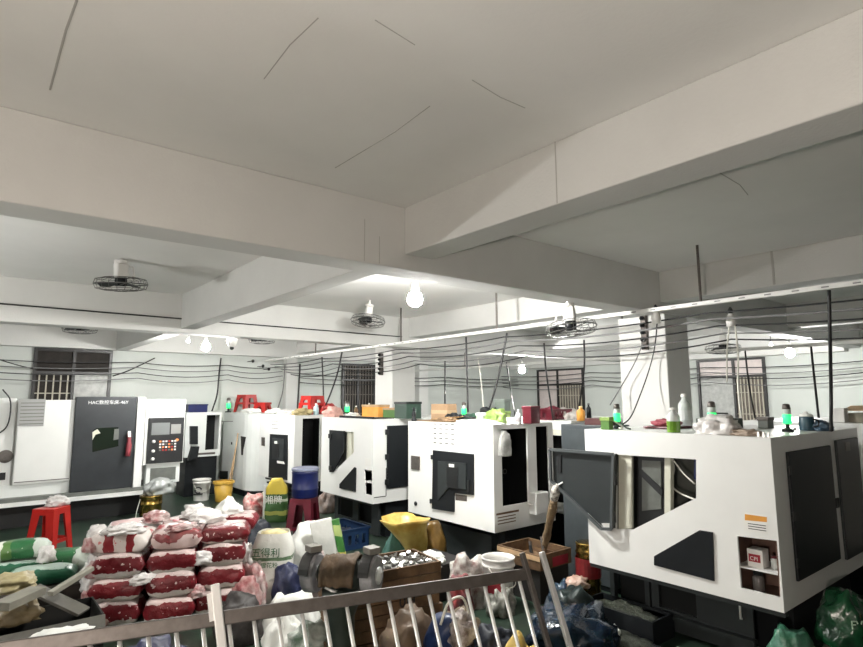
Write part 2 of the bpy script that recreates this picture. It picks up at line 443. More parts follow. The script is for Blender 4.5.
window(3, right, 9.48, 11.1, 1.1, 2.60, 10.36, 2.16, [glass_brown, glass_pink, glass_pink, glass_pink], [(0, 9)], barpaint)
window(4, right, 4.92, 6.36, 1.0, 2.63, 5.56, 2.24, [glass_brown, glass_grey, glass_pink, glass_pink], [(0, 8)], barpaint)

# ---------------------------------------------------------------- lamps
def glow_mat(power, r, col):
    return mat('bulb_glow_%d_%d_%d' % (power, r*1000, col[2]*100), col, 0.4, emit=power/(PI*4*PI*r*r))
def bulb(label, loc, cord_top, r=.05, power=BULB_W, col=BULB_COL, glow=None):
    x, y, z = loc
    t = thing('light_bulb', label, 'light bulb', (x, y, z-r), 'hanging bulbs')
    MB().lathe([(r*.35, r*.95), (r*.8, r*.65), (r, 0.0), (r*.85, -r*.6), (r*.4, -r*.95)], (x, y, z), 12).build('globe', glow or glow_mat(power, r, col), t, smooth=True)
    MB().lathe([(r*.36, r*.9), (r*.5, r*1.1), (r*.5, r*2.0), (r*.2, r*2.4)], (x, y, z), 12).build('socket', white_pl, t, smooth=True)
    MB().tube([(x, y, z+r*2.3), (x, y, cord_top)], .006, 6).build('cord', cable_b, t)
    return t
def LB(p): return Vector(p)
p = LB((3.098, 4.06, 2.691)); bulb('bright bulb hanging just behind the long cross beam, nearest of the lit bulbs', p, ZC, .07, power=BULB_W*1.2)
p = LB((2.758, 8.8, 2.579)); bulb('bright bulb in front of the back wall, right of the window with cream bars', p, ZC, .06, power=BULB_W*.9)
p = LB((2.495, 8.8, 2.654)); bulb('small dim bulb left of the bright bulb near the back wall', p, ZC, .028, glow=bulb_small)
p = LB((9, 8.113, 2.374)); bulb('bright bulb far behind the bottles on the middle machine, left of the barred right-hand window', p, ZC, .07, power=BULB_W*1.0)
p = LB((10.3, 3.519, 2.495)); bulb('bright bulb at the right, between the right-hand window and the hanging black hose', p, ZC, .07, power=BULB_W*.8)
p = LB((10.3, 3.792, 2.629)); bulb('small dim bulb left of the bright bulb on the right side', p, ZC, .03, glow=bulb_small)
# unseen bulbs added to brighten the near ceiling, the beams and the left bay
bulb('added unseen bulb hung low to the left of the photographer', (-1.15, -0.1, 1.45), ZC, .06, power=BULB_W*1.15, col=WARM_COL)
bulb('added unseen bulb brightening the far left bay', (-2.0, 5.6, 2.0), ZC, .06, power=BULB_W*.85)

# ---------------------------------------------------------------- ceiling fans in wire cages
def make_fan():
    t = thing('ceiling_fan', '', 'fan', (0, 0, 0), 'caged ceiling fans')   # origin at the cage centre
    MB().lathe([(.06, .20), (.06, .23)], (0,0,0), 14).build('mount_plate', white_pl, t)
    MB().box((-.055,-.045,.06), (.055,.045,.20)).build('motor_box', white_pl, t, bevel=.015)
    mb = MB(); mb.tube([(.05,0,.19),(.12,0,.17),(.13,0,.09),(.08,0,.045)], .009, 6); mb.build('bracket', white_pl, t)
    MB().lathe([(.05,-.02),(.055,.03),(.05,.06)], (0,0,0), 14).build('hub', dark, t, smooth=True)
    for k in range(3):
        a = k*2*PI/3+.4; b = MB(); R = Matrix.Rotation(a, 4, 'Z') @ Matrix.Rotation(.35, 4, 'X')
        pts = [(.04,-.02),(.11,-.075),(.19,-.07),(.20,.02),(.14,.05),(.05,.02)]
        b.plate(pts, (), -.002, .002, lambda x, y, c: R @ Vector((x, y, c))); b.build('blade', grey_p, t)
    cg = MB(); wire = .0028
    for r, z in ((.235,.0),(.22,.045),(.22,-.045),(.15,.062),(.15,-.062),(.06,-.07)):
        cg.tube([(r*math.cos(q), r*math.sin(q), z) for q in [2*PI*i/24 for i in range(25)]], wire if r < .23 else .006, 4, cap=False)
    for k in range(20):
        a = 2*PI*k/20; c, s_ = math.cos(a), math.sin(a)
        cg.tube([(r*c, r*s_, z) for r, z in ((.06,.07),(.15,.062),(.22,.045),(.235,0),(.22,-.045),(.15,-.062),(.03,-.07))], wire*.8, 3, cap=False)
    cg.build('cage', mat('cage_wire', (.16,.16,.155), .35, .6), t, fix=False)
    return t
fan0 = make_fan()
fans = [
    ((1.084, 6.1, 2.907), 'caged ceiling fan on the left, over the machine with the charcoal door', (0.08, -0.1, .3)),
    ((4.223, 6.6, 2.855), 'caged ceiling fan in the middle, left of the brightest bulb', (0.1, .1, 1.2)),
    ((4.351, 3.3, 2.444), 'nearest caged fan hung under the cross beam by the white column', (0.05, .1, 2.0)),
    ((1.267, 10, 2.86), 'distant caged fan above the dark window with cream bars', (0.0, .0, .9)),
    ((4.123, 10, 2.865), 'distant caged fan above the red stools at the back', (0.0, .0, .2)),
    ((8.3, 3.682, 2.471), 'caged fan behind the white column, above the right-hand window', (0.0, .0, .5)),
    ((8.3, 8.112, 2.819), 'dim caged fan in the middle distance left of the hanging black hoses', (0, 0, .1)),
]
for i, (loc, lab, rot) in enumerate(fans):
    f = fan0 if i == 0 else copy_tree(fan0, loc)
    put(f, loc); f['label'] = lab; f.rotation_euler = rot
    z = loc[2] + .22; top = ZC if i != 2 else 2.70
    if top - z > .02:
        MB().tube([(0, 0, .22), (0, 0, top-loc[2])], .014, 8).build('drop_rod', white_pl, None)
        dr = bpy.context.scene.collection.objects[-1]; dr.parent = f; dr.location = (0, 0, .22)

# ---------------------------------------------------------------- cable tray over the machines and its cables
TX, TZ = 5.0, 2.60
tr = thing('cable_tray', 'white perforated steel tray hung from the ceiling above the machine row', 'cable tray', (TX, 0.2, TZ))
mb = MB(); mb.box((TX-.025, -3.5, TZ), (TX+.025, 11.9, TZ+.004)); mb.box((TX-.027, -3.5, TZ), (TX-.023, 11.9, TZ+.035)); mb.build('channel', tray_m, tr)
mb = MB()
for i in range(60):
    y = -1 + i*.2; mb.box((TX-.0285, y, TZ+.012), (TX-.0268, y+.05, TZ+.022))
so = mb.build('slots', cable_g, tr); so['kind'] = 'stuff'
for y, top in ((2.38, ZC), (4.9, ZC), (6.9, ZC), (9.6, ZC), (.6, ZC)):
    MB().tube([(TX, y, TZ+.004), (TX, y, top)], .012, 8).build('hanger_rod', dullsteel, tr)
tr2 = thing('cable_tray', 'second white tray further back, crossing behind the white column', 'cable tray', (8.2, 1, 2.42))
mb = MB(); mb.box((8.17, -3, 2.42), (8.23, 11.9, 2.425)); mb.box((8.167, -3, 2.42), (8.172, 11.9, 2.46)); mb.build('channel', tray_m, tr2)
for y in (1.9, 5.2, 9.0): MB().tube([(8.2, y, 2.42), (8.2, y, ZC)], .012, 6).build('hanger_rod', dullsteel, tr2)

def cable(name, pts, r, m, label, group=None, cat='cable', n=6, seg=6, raw=False):
    o = MB().tube(pts if raw else curve_pts(pts, seg), r, n).build(name, m, smooth=True, fix=False)
    return tag(o, label, cat, group)
# long runs along the machine row, strung under the tray
runs = [(5.12, 2.545), (5.22, 2.50), (5.36, 2.45), (5.48, 2.39), (5.6, 2.34)]
order = ['topmost', 'second', 'third', 'fourth', 'lowest']
for i, (x, z) in enumerate(runs):
    P = []
    ys = [-3.5, -.5, 2.4, 4.9, 7.2, 9.6, 11.9]
    for a, b in zip(ys, ys[1:]): P += catenary((x, a, z), (x, b, z), .035+.012*i, 8)[:-1]
    P.append(Vector((x, 11.9, z)))
    cable('power_cable', P, .008 if i != 1 else .011, cable_b if i % 2 == 0 else cable_g, order[i] + ' of the dark cables strung along below the tray over the machine row', 'cables below the tray', raw=True)
for i, (z, mm) in enumerate(((2.50, cable_b), (2.40, cable_g), (2.30, cable_b), (2.20, cable_g))):
    P = []
    xs = [-5.8, -3, -.2, 2.5, 4.2, 5.4]
    for a, b in zip(xs, xs[1:]): P += catenary((a, 11.93-.02*i, z), (b, 11.93-.02*i, z+.01), .05+.01*i, 8)[:-1]
    P.append(Vector((5.4, 11.93-.02*i, z)))
    cable('power_cable', P, .009, mm, order[(0, 1, 2, 4)[i]] + ' of the dark cables strung along the back wall past the barred window', 'cables along the back wall', raw=True)
for i, (z, mm) in enumerate(((2.44, cable_b), (2.33, cable_g), (2.24, cable_b), (2.12, cable_g))):
    P = []
    ys = [-3.99, 0, 3, 6, 9, 12.19]
    for a, b in zip(ys, ys[1:]): P += catenary((12.6+.02*i, a, z), (12.6+.02*i, b, z), .05+.015*i, 8)[:-1]
    P.append(Vector((12.6+.02*i, 12.19, z)))
    cable('power_cable', P, .011, mm, order[(0, 1, 2, 4)[i]] + ' of the dark cables strung across the right-hand wall and its windows', 'cables along the right wall', raw=True)
for i, (z, mm) in enumerate(((2.36, cable_b), (2.27, cable_g), (2.16, cable_b))):
    P = []
    xs = [5.8, 8.2, 10.2, 12.99]
    for a, b in zip(xs, xs[1:]): P += catenary((a, 11.9-.02*i, z), (b, 11.9-.02*i, z+.02), .05, 8)[:-1]
    P.append(Vector((12.99, 11.9-.02*i, z)))
    cable('power_cable', P, .011, mm, order[i] + ' of the dark cables on the pale green far wall', 'cables on the far wall', raw=True)
cable('conduit', [(-5.9, 7.70, 2.86), (-2, 7.70, 2.85), (2.05, 7.70, 2.83), (5.6, 7.70, 2.82)], .009, cable_b, 'thin dark conduit clipped along the face of the second cross beam')
# small black clamps on the back wall cables
for (px, lab) in (((4.723, 11.9, 2.605), 'highest'), ((4.949, 11.9, 2.505), 'middle'), ((5.086, 11.9, 2.444), 'lowest')):
    x, y, z = px
    tag(MB().lathe([(.012,-.03),(.035,-.015),(.035,.015),(.012,.03)], (x, y, z), 10, axis=(1,0,0)).tube([(x, y, z), (x, 12.21, z)], .008, 6).build('cable_clamp', black, smooth=True), lab + ' of three small black clamps on the back wall cables', 'clamp', 'black cable clamps')
    

# drop hoses and cords
def TP(x, y): return (x, y, TZ)
cable('hose', [(5, 1.409, 2.594), (5.05, 1.447, 2.222), (5.3, 1.547, 1.81), (5.193, 1.539, 1.535)], .013, cable_b, 'thick black hose hanging straight down onto the nearest machine at the right', n=8)
cable('hose', [(5, 4.732, 2.571), (4.95, 4.776, 2.247), (4.9, 4.853, 1.892), (4.85, 4.927, 1.633)], .012, cable_b, 'black hose slanting left down to the white bottles on the middle machine')
cable('hose', [(5, 5.461, 2.586), (4.98, 5.428, 2.156), (4.95, 5.387, 1.624)], .012, cable_b, 'black hose hanging straight down behind the cardboard box')
cable('hose', [(5.36, 4.469, 2.451), (5.4, 4.484, 2.129), (5.5, 4.483, 1.53)], .011, cable_b, 'black hose hanging in front of the left pane of the barred right-hand window')
cable('hose', [(5.36, 3.893, 2.44), (5.45, 3.974, 2.109), (5.75, 4.321, 1.53)], .011, cable_b, 'black hose hanging beside the barred window, left of the white column')
cable('hose', [(5, 8.633, 2.597), (4.95, 8.704, 2.202), (4.9, 8.914, 1.776), (4.85, 9.028, 1.569)], .014, cable_b, 'black hose slanting down to the red stool on the third machine')
cable('hose', [(5, 9.349, 2.553), (5, 9.294, 2.133), (5, 9.234, 1.563)], .013, cable_b, 'black hose hanging straight down beside the red stool on the third machine')
cable('hose', [(5, 10.233, 2.468), (4.9, 10.048, 2.058), (4.75, 9.788, 1.53)], .016, cable_b, 'black hose hanging over the fourth machine against the grey pilaster')
cable('hose', [(3.974, 11.7, 2.627), (3.915, 11.6, 2.279), (3.859, 11.5, 1.88), (3.743, 11.4, 1.572)], .016, cable_b, 'black hose hanging down to the far left machine beside the blue box')
cable('cord', [(5.6, 3.124, 2.688), (5.7, 3.235, 2.353), (5.7, 3.32, 2.089), (5.5, 3.334, 1.791), (5.2, 3.263, 1.593), (4.8, 3.143, 1.522)], .007, cable_b, 'thin black cord curving across the white column down to the nearest machine')
cable('cord', [(5.7, 3.347, 2.438), (5.7, 3.481, 2.184), (5.7, 3.656, 1.935), (5.5, 3.688, 1.716)], .006, cable_g, 'thin grey cord slanting across the white column to the green box')
cable('cord', [(5.36, 2.31, 2.43), (5.4, 2.36, 2.225), (5.5, 2.425, 1.936)], .007, cable_w, 'left of the two white cords hanging in front of the right-hand window')
cable('cord', [(5.36, 2.257, 2.434), (5.4, 2.267, 2.173), (5.5, 2.328, 1.906), (5.414, 2.284, 1.54)], .008, cable_w, 'right and longer of the two white cords in front of the right-hand window')
cable('hose', [(8.2, 3.347, 2.429), (8.1, 3.289, 1.953), (8, 3.205, 1.524)], .012, cable_b, 'slim black hose hanging before the barred pane of the right-hand window')
cable('hose', [(8.2, 2.56, 2.414), (8, 2.492, 1.936), (7.8, 2.422, 1.513)], .014, cable_b, 'slim black hose hanging right of the right-hand bulb')
cable('cord', [(5.6, 5.871, 2.36), (5.6, 5.817, 2.048), (5, 5.149, 1.614)], .009, cable_w, 'white cord hanging between two black hoses over the middle machine')
cable('hose', [(8.2, 7.803, 2.535), (8, 7.501, 1.907), (7, 6.486, 1.52)], .012, cable_b, 'short slim black hose hanging below the far bulb')
cable('cord', [(5.48, 6.451, 2.344), (5.48, 6.456, 1.991), (5, 5.895, 1.602)], .011, cable_b, 'slim black cord behind the cardboard box')
cable('cord', [(5.363, 11.7, 2.53), (5.288, 11.6, 1.987), (5.141, 11.5, 1.608)], .012, cable_g, 'thin grey cord hanging left of the grey pilaster')
cable('cord', [(0.066, 11.9, 2.579), (0.594, 11.9, 2.402), (0.895, 12.14, 2.336)], .010, cable_b, 'dark cord sagging from the left edge to the barred window')
cable('cord', [(2.125, 12.13, 2.239), (2.371, 11.95, 2.351), (2.782, 11.9, 2.591)], .010, cable_b, 'dark cord rising to the right from the barred window')
# clamp lamps / sockets hanging under the tray
for loc, lab in (((5.05, 2.84, 2.546), 'bare white socket hung under the tray in front of the white column'), ((5.36, 2.289, 2.483), 'bare white socket above the two white cords')):
    x, y, z = loc; t = thing('lamp_socket', lab, 'lamp socket', (x, y, z-.06), 'hanging sockets')
    MB().lathe([(.04,-.05),(.045,0),(.03,.05),(.016,.07)], loc, 12).build('shell', white_pl, t, smooth=True)
    MB().lathe([(.018,.068),(.022,.10),(.006,.13)], loc, 10).build('cap', black, t, smooth=True)
# small dome camera
x, y, z = (2.934, 8.2, 2.574)
t = thing('dome_camera', 'small white dome camera with a black lens under the second cross beam', 'camera', (x, y, z-.06))
MB().lathe([(.075,.10),(.08,.06),(.06,.0),(.03,-.03)], (x,y,z), 14).build('shell', white_pl, t, smooth=True)
MB().lathe([(.03,-.03),(.03,-.06),(.012,-.07)], (x,y,z), 10).build('lens', blackg, t, smooth=True)
MB().tube([(x,y,z+.1),(x,y,ZC)], .012, 6).build('stem', white_pl, t)
# cable rack clip on the columns
for c0, lab in (((5.84, 3.42, 2.50), 'dark cable rack fixed to the white column'), ((5.61, 8.30, 2.38), 'dark cable rack fixed to the far column')):
    t = thing('cable_rack', lab, 'cable rack', (c0[0]-.03, c0[1], c0[2]-.18))
    MB().box((c0[0]-.045, c0[1]-.03, c0[2]-.18), (c0[0]+.005, c0[1]+.03, c0[2]+.2)).build('rail', dullsteel, t)
    for k in range(5): MB().lathe([(.02,-.02),(.03,0),(.02,.02)], (c0[0]-.06, c0[1], c0[2]-.15+k*.08), 8).build('insulator', dark, t)

# ================================================================ machines
FX = 4.15
def shell(t, x0, x1, y0, y1, z0, z1, m, front_holes=(), side_holes=(), names=('front_panel', 'side_panel', 'rear_panel', 'top_panel', 'floor_pan')):
    """sheet-metal enclosure: front faces -X, near side faces -Y, each sheet a part of its own"""
    th = .02
    MB().plate([(y0,z0),(y1,z0),(y1,z1),(y0,z1)], front_holes, 0, th, lambda a, b, c: (x0+c, a, b)).build(names[0], m, t)
    MB().plate([(x0+th,z0),(x1,z0),(x1,z1),(x0+th,z1)], side_holes, 0, th, lambda a, b, c: (a, y0+c, b)).build(names[1], m, t)
    MB().box((x0+th, y1-th, z0), (x1, y1, z1)).build(names[1], m, t)
    MB().box((x1-th, y0+th, z0), (x1, y1-th, z1)).build(names[2], m, t)
    MB().box((x0+th, y0+th, z1-th), (x1-th, y1-th, z1-.001)).build(names[3], m, t)
    MB().box((x0+th, y0+th, z0), (x1-th, y1-th, z0+th)).build(names[4], grey_p, t)
def fbox(name, pts, m, t, d0, d1, x=FX, bevel=0.0, parent=None):
    """panel fixed on a front face, outline in (Y, Z), from depth d0 to d1"""
    return MB().plate(pts, (), d0, d1, lambda a, b, c: (x+c, a, b)).build(name, m, t, bevel=bevel)
def rect(p, q): return [(p[0],p[1]),(q[0],p[1]),(q[0],q[1]),(p[0],q[1])]
def legbase(t, x0, x1, y0, y1, h, m=grey_p):
    MB().box((x0, y0, 0), (x1, y1, h)).build('base', m, t)

# ---- nearest machine
Y0, Y1, ZB, ZT = 1.577, 3.045, .435, 1.53
t = thing('cnc_lathe', 'nearest white machine with an open charcoal hatch and a small shelf niche', 'machine', (5.0, 2.3, 0), 'white lathes in the row')
m1 = t
hatch = [(2.747, 1.338), (2.086, 1.35), (2.104, 1.077), (2.626, 0.771), (2.779, 0.749)]
niche = [(1.836, 0.861), (1.584, 0.875), (1.593, 0.523), (1.834, 0.526)]
win_s = []
shell(t, FX, 5.97, Y0, Y1, ZB, ZT, white, [hatch, niche])
fbox('bottom_lip', rect((Y0, ZB-.03), (Y1, ZB)), grey_p, t, .01, .06)
# inside the hatch
cy = [p[0] for p in hatch]; ya, yb = min(cy)-.03, max(cy)+.03
ib = MB(); ib.box((FX+.42, ya, .70), (FX+.44, yb, 1.40)); ib.box((FX+.02, ya-.02, .70), (FX+.44, ya, 1.40)); ib.box((FX+.02, yb, .70), (FX+.44, yb+.02, 1.40)); ib.box((FX+.02, ya, .68), (FX+.44, yb, .70)); ib.box((FX+.02, ya, 1.40), (FX+.44, yb, 1.42))
ib.build('interior', greyint, t)
fbox('hatch_frame', [(2.738, 1.335), (2.621, 1.336), (2.652, 0.771), (2.769, 0.751)], cream, t, .022, .05)
fbox('hatch_frame', [(2.357, 1.34), (2.309, 1.344), (2.333, 0.946), (2.383, 0.917)], cream, t, .05, .10)
g = fbox('inner_window', [(2.603, 1.329), (2.374, 1.331), (2.399, 0.908), (2.634, 0.781)], black, t, .08, .11)
fbox('glass', [(2.561, 1.301), (2.4, 1.307), (2.421, 0.948), (2.583, 0.91)], greyint, g, .07, .079)
fbox('strip', [(2.565, 1.232), (2.396, 1.099), (2.4, 1.04), (2.568, 1.178)], black, g, .06, .069)
MB().tube(curve_pts([(4.22, 2.308, 1.332), (4.3, 2.34, 1.241), (4.3, 2.372, 1.132), (4.26, 2.282, 1.079), (4.2, 2.131, 1.054)], 5), .007, 6).build('white_cord', cable_w, t, smooth=True)
MB().tube(curve_pts([(4.22, 2.293, 1.318), (4.22, 2.22, 1.229), (4.2, 2.131, 1.168)], 4), .006, 6).build('white_cord', cable_w, t, smooth=True)
fbox('hatch_frame', [(2.131, 1.343), (2.102, 1.345), (2.111, 1.203), (2.141, 1.2)], blue, t, .06, .07)
# the hatch door, folded right back against the front
fl = fbox('hatch_door', [(2.727, 1.346), (3.375, 1.343), (3.374, 1.073), (2.87, 0.746), (2.777, 0.758)], grey_p, t, -.035, -.005, bevel=.006)
rim = MB()
poly = [Vector((4.083, *q)) for q in ((2.727, 1.346), (3.375, 1.343), (3.374, 1.073), (2.87, 0.746), (2.777, 0.758))]
for a, b in zip(poly, poly[1:]+poly[:1]): rim.bar(a, b, .022, .02, up=(1, 0, 0))
rim.build('rim', mat('rim_grey', (0.06, 0.068, 0.07), .4), fl)
fbox('handle_slot', [(3.315, 1.295), (3.271, 1.298), (3.277, 1.152), (3.321, 1.156)], black, fl, -.046, -.036)
fbox('latch', [(2.878, 0.784), (2.784, 0.799), (2.795, 0.766), (2.86, 0.756)], steel, fl, -.052, -.036)
for yy in (.35, .85):
    q = Vector(poly[0]).lerp(poly[-1], yy); MB().tube([q+Vector((.04,0,-.04)), q+Vector((.04,0,.04))], .012, 8).build('hinge', black, fl)
# dark triangular panel, sticker, niche
fbox('triangular_panel', [(2.454, 0.607), (2.09, 0.858), (1.994, 0.86), (2.006, 0.53), (2.458, 0.541)], dark, t, -.012, .0, bevel=.004)
st = fbox('sticker', [(1.779, 1.021), (1.629, 1.024), (1.638, 0.909), (1.788, 0.902)], paper, t, -.002, 0)
fbox('sticker_heading', [(1.773, 1.015), (1.636, 1.016), (1.638, 0.984), (1.776, 0.975)], orange, st, -.003, -.002)
for k in range(3):
    fbox('sticker_line', [(1.758, 0.959), (1.646, 0.961), (1.646, 0.956), (1.758, 0.954)], ink, st, -.003, -.002).location.z -= .016*k
ny0, ny1 = niche[2][0]+.012, niche[0][0]+.03; nz0, nz1 = niche[2][1]-.02, niche[0][1]+.02
nb = MB(); nb.box((FX+.30, ny0, nz0), (FX+.31, ny1, nz1)); nb.box((FX+.02, ny0-.01, nz0), (FX+.30, ny0, nz1)); nb.box((FX+.02, ny1, nz0), (FX+.30, ny1+.01, nz1)); nb.box((FX+.02, ny0, nz0-.01), (FX+.30, ny1, nz0)); nb.box((FX+.02, ny0, nz1), (FX+.30, ny1, nz1+.01))
nb.build('niche', mat('niche_brown', (0.16, 0.09, 0.065), .6, var=.4, scale=8), t)
shz = (1.705, 0.663)[1]
MB().box((FX+.015, ny0, shz-.008), (FX+.29, ny1, shz)).build('shelf', white, t)
nx = FX+.06
bxn = thing('medicine_box', 'small white box with a wine red print on the shelf of the niche', 'box', (nx, 1.72, shz+.001))
q0, q1 = (1.805, 0.797), (1.706, 0.682)
MB().box((nx, q1[0], shz+.001), (nx+.10, q0[0], shz+.001+.115)).build('body', white_pl, bxn, bevel=.003)
MB().box((nx-.002, q1[0]+.015, shz+.035), (nx-.0005, q0[0]-.01, shz+.085)).build('print', ink_r, bxn)
text('lettering', 'CPI', .035, (nx-.003, q0[0]-.018, shz+.045), (0,-1,0), (0,0,1), paper, bxn, depth=.0005)
t2 = thing('glass_jar', 'small clear jar beside the white box in the niche', 'jar', (FX+.12, 1.655, shz+.001)); MB().lathe([(.022,0),(.025,.01),(.025,.06),(.018,.07)], (FX+.12,1.655,shz+.001), 12).build('glass', pet, t2, smooth=True); MB().lathe([(.02,.07),(.02,.085)], (FX+.12,1.655,shz+.001), 12).build('lid', wine, t2)
t2 = thing('dark_jar', 'dark jar on the floor of the niche', 'jar', (FX+.10, 1.76, nz0+.001)); MB().lathe([(.035,0),(.038,.01),(.038,.09),(.028,.105)], (FX+.10,1.76,nz0+.001), 12).build('glass', mat('smoky', (.10,.09,.085), .2), t2, smooth=True); MB().lathe([(.03,.105),(.03,.125)], (FX+.10,1.76,nz0+.001), 12).build('lid', dark, t2)
# near side: charcoal doors with hinges
for (xa, xb, za, zb_) in ((4.375, 5.22, .585, 1.425), (5.36, 5.90, .55, 1.455)):
    d = MB().box((xa, Y0-.02, za), (xb, Y0, zb_)).build('side_door', dark if xa < 5 else grey_p, t, bevel=.006)
    for zz in (za+.12, (za+zb_)/2, zb_-.12):
        MB().box((xa-.03, Y0-.03, zz-.03), (xa+.012, Y0-.0205, zz+.03)).build('hinge', black, d, bevel=.004)
MB().box((5.26, Y0-.012, .95), (5.32, Y0, 1.02)).build('latch', black, t)
MB().box((5.55, Y0-.025, 1.36), (5.66, Y0-.0205, 1.43)).build('door_plate', dullsteel, t)
# base below the enclosure
MB().box((4.62, Y0+.12, 0), (5.85, Y1-.1, ZB)).build('base', dark, t)
bp = MB().plate(rect((1.86, .02), (2.62, ZB-.03)), [rect((2.26, .17), (2.56, .36))], 0, .02, lambda a, b, c: (4.36+c, a, b)).build('base_panel', grey_p, t)
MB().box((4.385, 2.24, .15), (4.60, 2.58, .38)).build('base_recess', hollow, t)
MB().tube([(4.345, 1.93, .36), (4.33, 1.93, .36), (4.33, 1.93, .26), (4.345, 1.93, .26)], .008, 6).build('base_handle', steel, t)
MB().box((4.30, 1.84, .12), (4.36, 2.64, .145)).build('base_ledge', grey_p, t)
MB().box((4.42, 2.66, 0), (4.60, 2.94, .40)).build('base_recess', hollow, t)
MB().plate(rect((2.64, .0), (2.68, ZB-.03)), (), 0, .05, lambda a, b, c: (4.36+c, a, b)).build('base_post', grey_p, t)
MB().plate(rect((2.96, .0), (3.0, ZB-.03)), (), 0, .05, lambda a, b, c: (4.36+c, a, b)).build('base_post', grey_p, t)
tray = MB(); tray.plate(rect((2.30, .0), (3.0, .16)), (), 0, .015, lambda a, b, c: (4.02+c, a, b)); tray.box((4.02, 2.30, 0), (4.34, 3.0, .03))
tray = thing('chip_bin', 'low dark bin full of metal shavings under the nearest machine', 'bin', (4.16, 2.75, 0))
mb = MB(); mb.box((4.02,2.42,0),(4.035,3.05,.17)); mb.box((4.30,2.42,0),(4.315,3.05,.17)); mb.box((4.035,2.42,0),(4.30,2.435,.17)); mb.box((4.035,3.035,0),(4.30,3.05,.17)); mb.box((4.035,2.435,0),(4.30,3.035,.02)); mb.build('tub', dark, tray)
ch = blob('shavings', (4.167, 2.735, .021), (.26, .58, .19), mat('chips', (.07,.08,.06), .35, .6, var=.6, scale=60, bump=1.0, bscale=90), seed=3, amp=.4, flat=.5, parent=tray)
ch['kind'] = 'stuff'

# ---- second machine
Y0, Y1, ZB = 4.15, 5.575, .48
t = thing('cnc_lathe', 'second white machine in the row with an L-shaped charcoal panel and vent slots', 'machine', (4.6, 4.86, 0), 'white lathes in the row')
m2 = t
shell(t, FX, 5.08, Y0, Y1, ZB, ZT, white, (), [rect((4.27, .72), (4.66, 1.48)), rect((4.80, .60), (5.0, 1.49))])
pn = fbox('charcoal_panel', [(5.089, 1.22), (4.425, 1.223), (4.433, 0.81), (4.737, 0.793), (4.74, 0.596), (5.112, 0.58)], dark, t, -.02, 0, bevel=.004)
ip = fbox('inner_panel', [(4.985, 1.108), (4.526, 1.124), (4.531, 0.858), (4.802, 0.848), (4.989, 0.687)], grey_p, pn, -.034, -.0205)
fbox('slot_window', [(4.832, 1.067), (4.645, 1.072), (4.648, 0.85), (4.835, 0.844)], black, pn, -.04, -.0345)
fbox('tag', [(4.782, 1.097), (4.7, 1.099), (4.701, 1.067), (4.782, 1.066)], paper, pn, -.046, -.0405)
for q in ((5.09, 1.143), (5.111, 0.661)): MB().box((FX-.03, q[0]-.01, q[1]-.025), (FX-.021, q[0]+.025, q[1]+.025)).build('hinge', black, pn)
fbox('knob_plate', [(4.514, 0.951), (4.483, 0.955), (4.486, 0.833), (4.516, 0.83)], black, pn, -.03, -.0205)
for r in range(5):
    for c in range(4):
        y, z = Vector((5.069, 1.51)).lerp(Vector((4.768, 1.514)), c/3) + Vector((0, -.052*r))
        MB().box((FX-.002, y-.025, z-.005), (FX, y+.025, z+.005)).build('vent_slot', black, t)
fbox('switch_plate', [(5.5, 1.13), (5.346, 1.13), (5.347, 0.977), (5.5, 0.974)], dullsteel, t, -.015, 0)
MB().lathe([(.025,0),(.025,.012),(.012,.02)], (FX, *(5.423, 0.592)), 12, axis=(-1,0,0)).build('bolt', black, t)
fbox('patch', [(4.729, 0.783), (4.548, 0.79), (4.549, 0.73), (4.73, 0.721)], dullsteel, t, -.002, 0)
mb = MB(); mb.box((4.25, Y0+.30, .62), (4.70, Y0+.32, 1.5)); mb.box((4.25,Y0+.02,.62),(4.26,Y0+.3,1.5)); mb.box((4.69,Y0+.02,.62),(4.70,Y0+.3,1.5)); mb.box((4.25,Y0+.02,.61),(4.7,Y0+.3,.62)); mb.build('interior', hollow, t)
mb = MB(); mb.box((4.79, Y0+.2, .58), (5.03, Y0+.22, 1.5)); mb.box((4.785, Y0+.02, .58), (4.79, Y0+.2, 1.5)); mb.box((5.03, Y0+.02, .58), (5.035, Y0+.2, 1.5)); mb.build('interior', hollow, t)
text('panel_lettering', 'I. NO', .08, (4.46, Y0+.295, .98), (1,0,0), (0,0,1), greyint, t)
MB().box((4.655, Y0-.10, .60), (4.86, Y0-.001, .82)).build('white_box', white, t, bevel=.01)
mb = MB(); mb.box((4.17, Y0-.003, .54), (4.50, Y0, .66)); lab = mb.build('warning_plate', white2, t)
MB().box((4.17, Y0-.004, .645), (4.50, Y0-.0031, .665)).build('plate_edge', wood, lab)
for k in range(3): MB().box((4.19, Y0-.004, .555+.03*k), (4.45, Y0-.0031, .565+.03*k)).build('plate_line', wood, lab)
MB().box((4.62, Y0-.06, .70), (4.72, Y0-.001, .705)).build('hook', steel, t)
legbase(t, 4.40, 5.0, Y0+.1, Y1-.08, ZB, dark)
MB().box((4.30, Y0+.2, 0), (4.40, Y1-.2, .40)).build('base_front', grey_p, t)

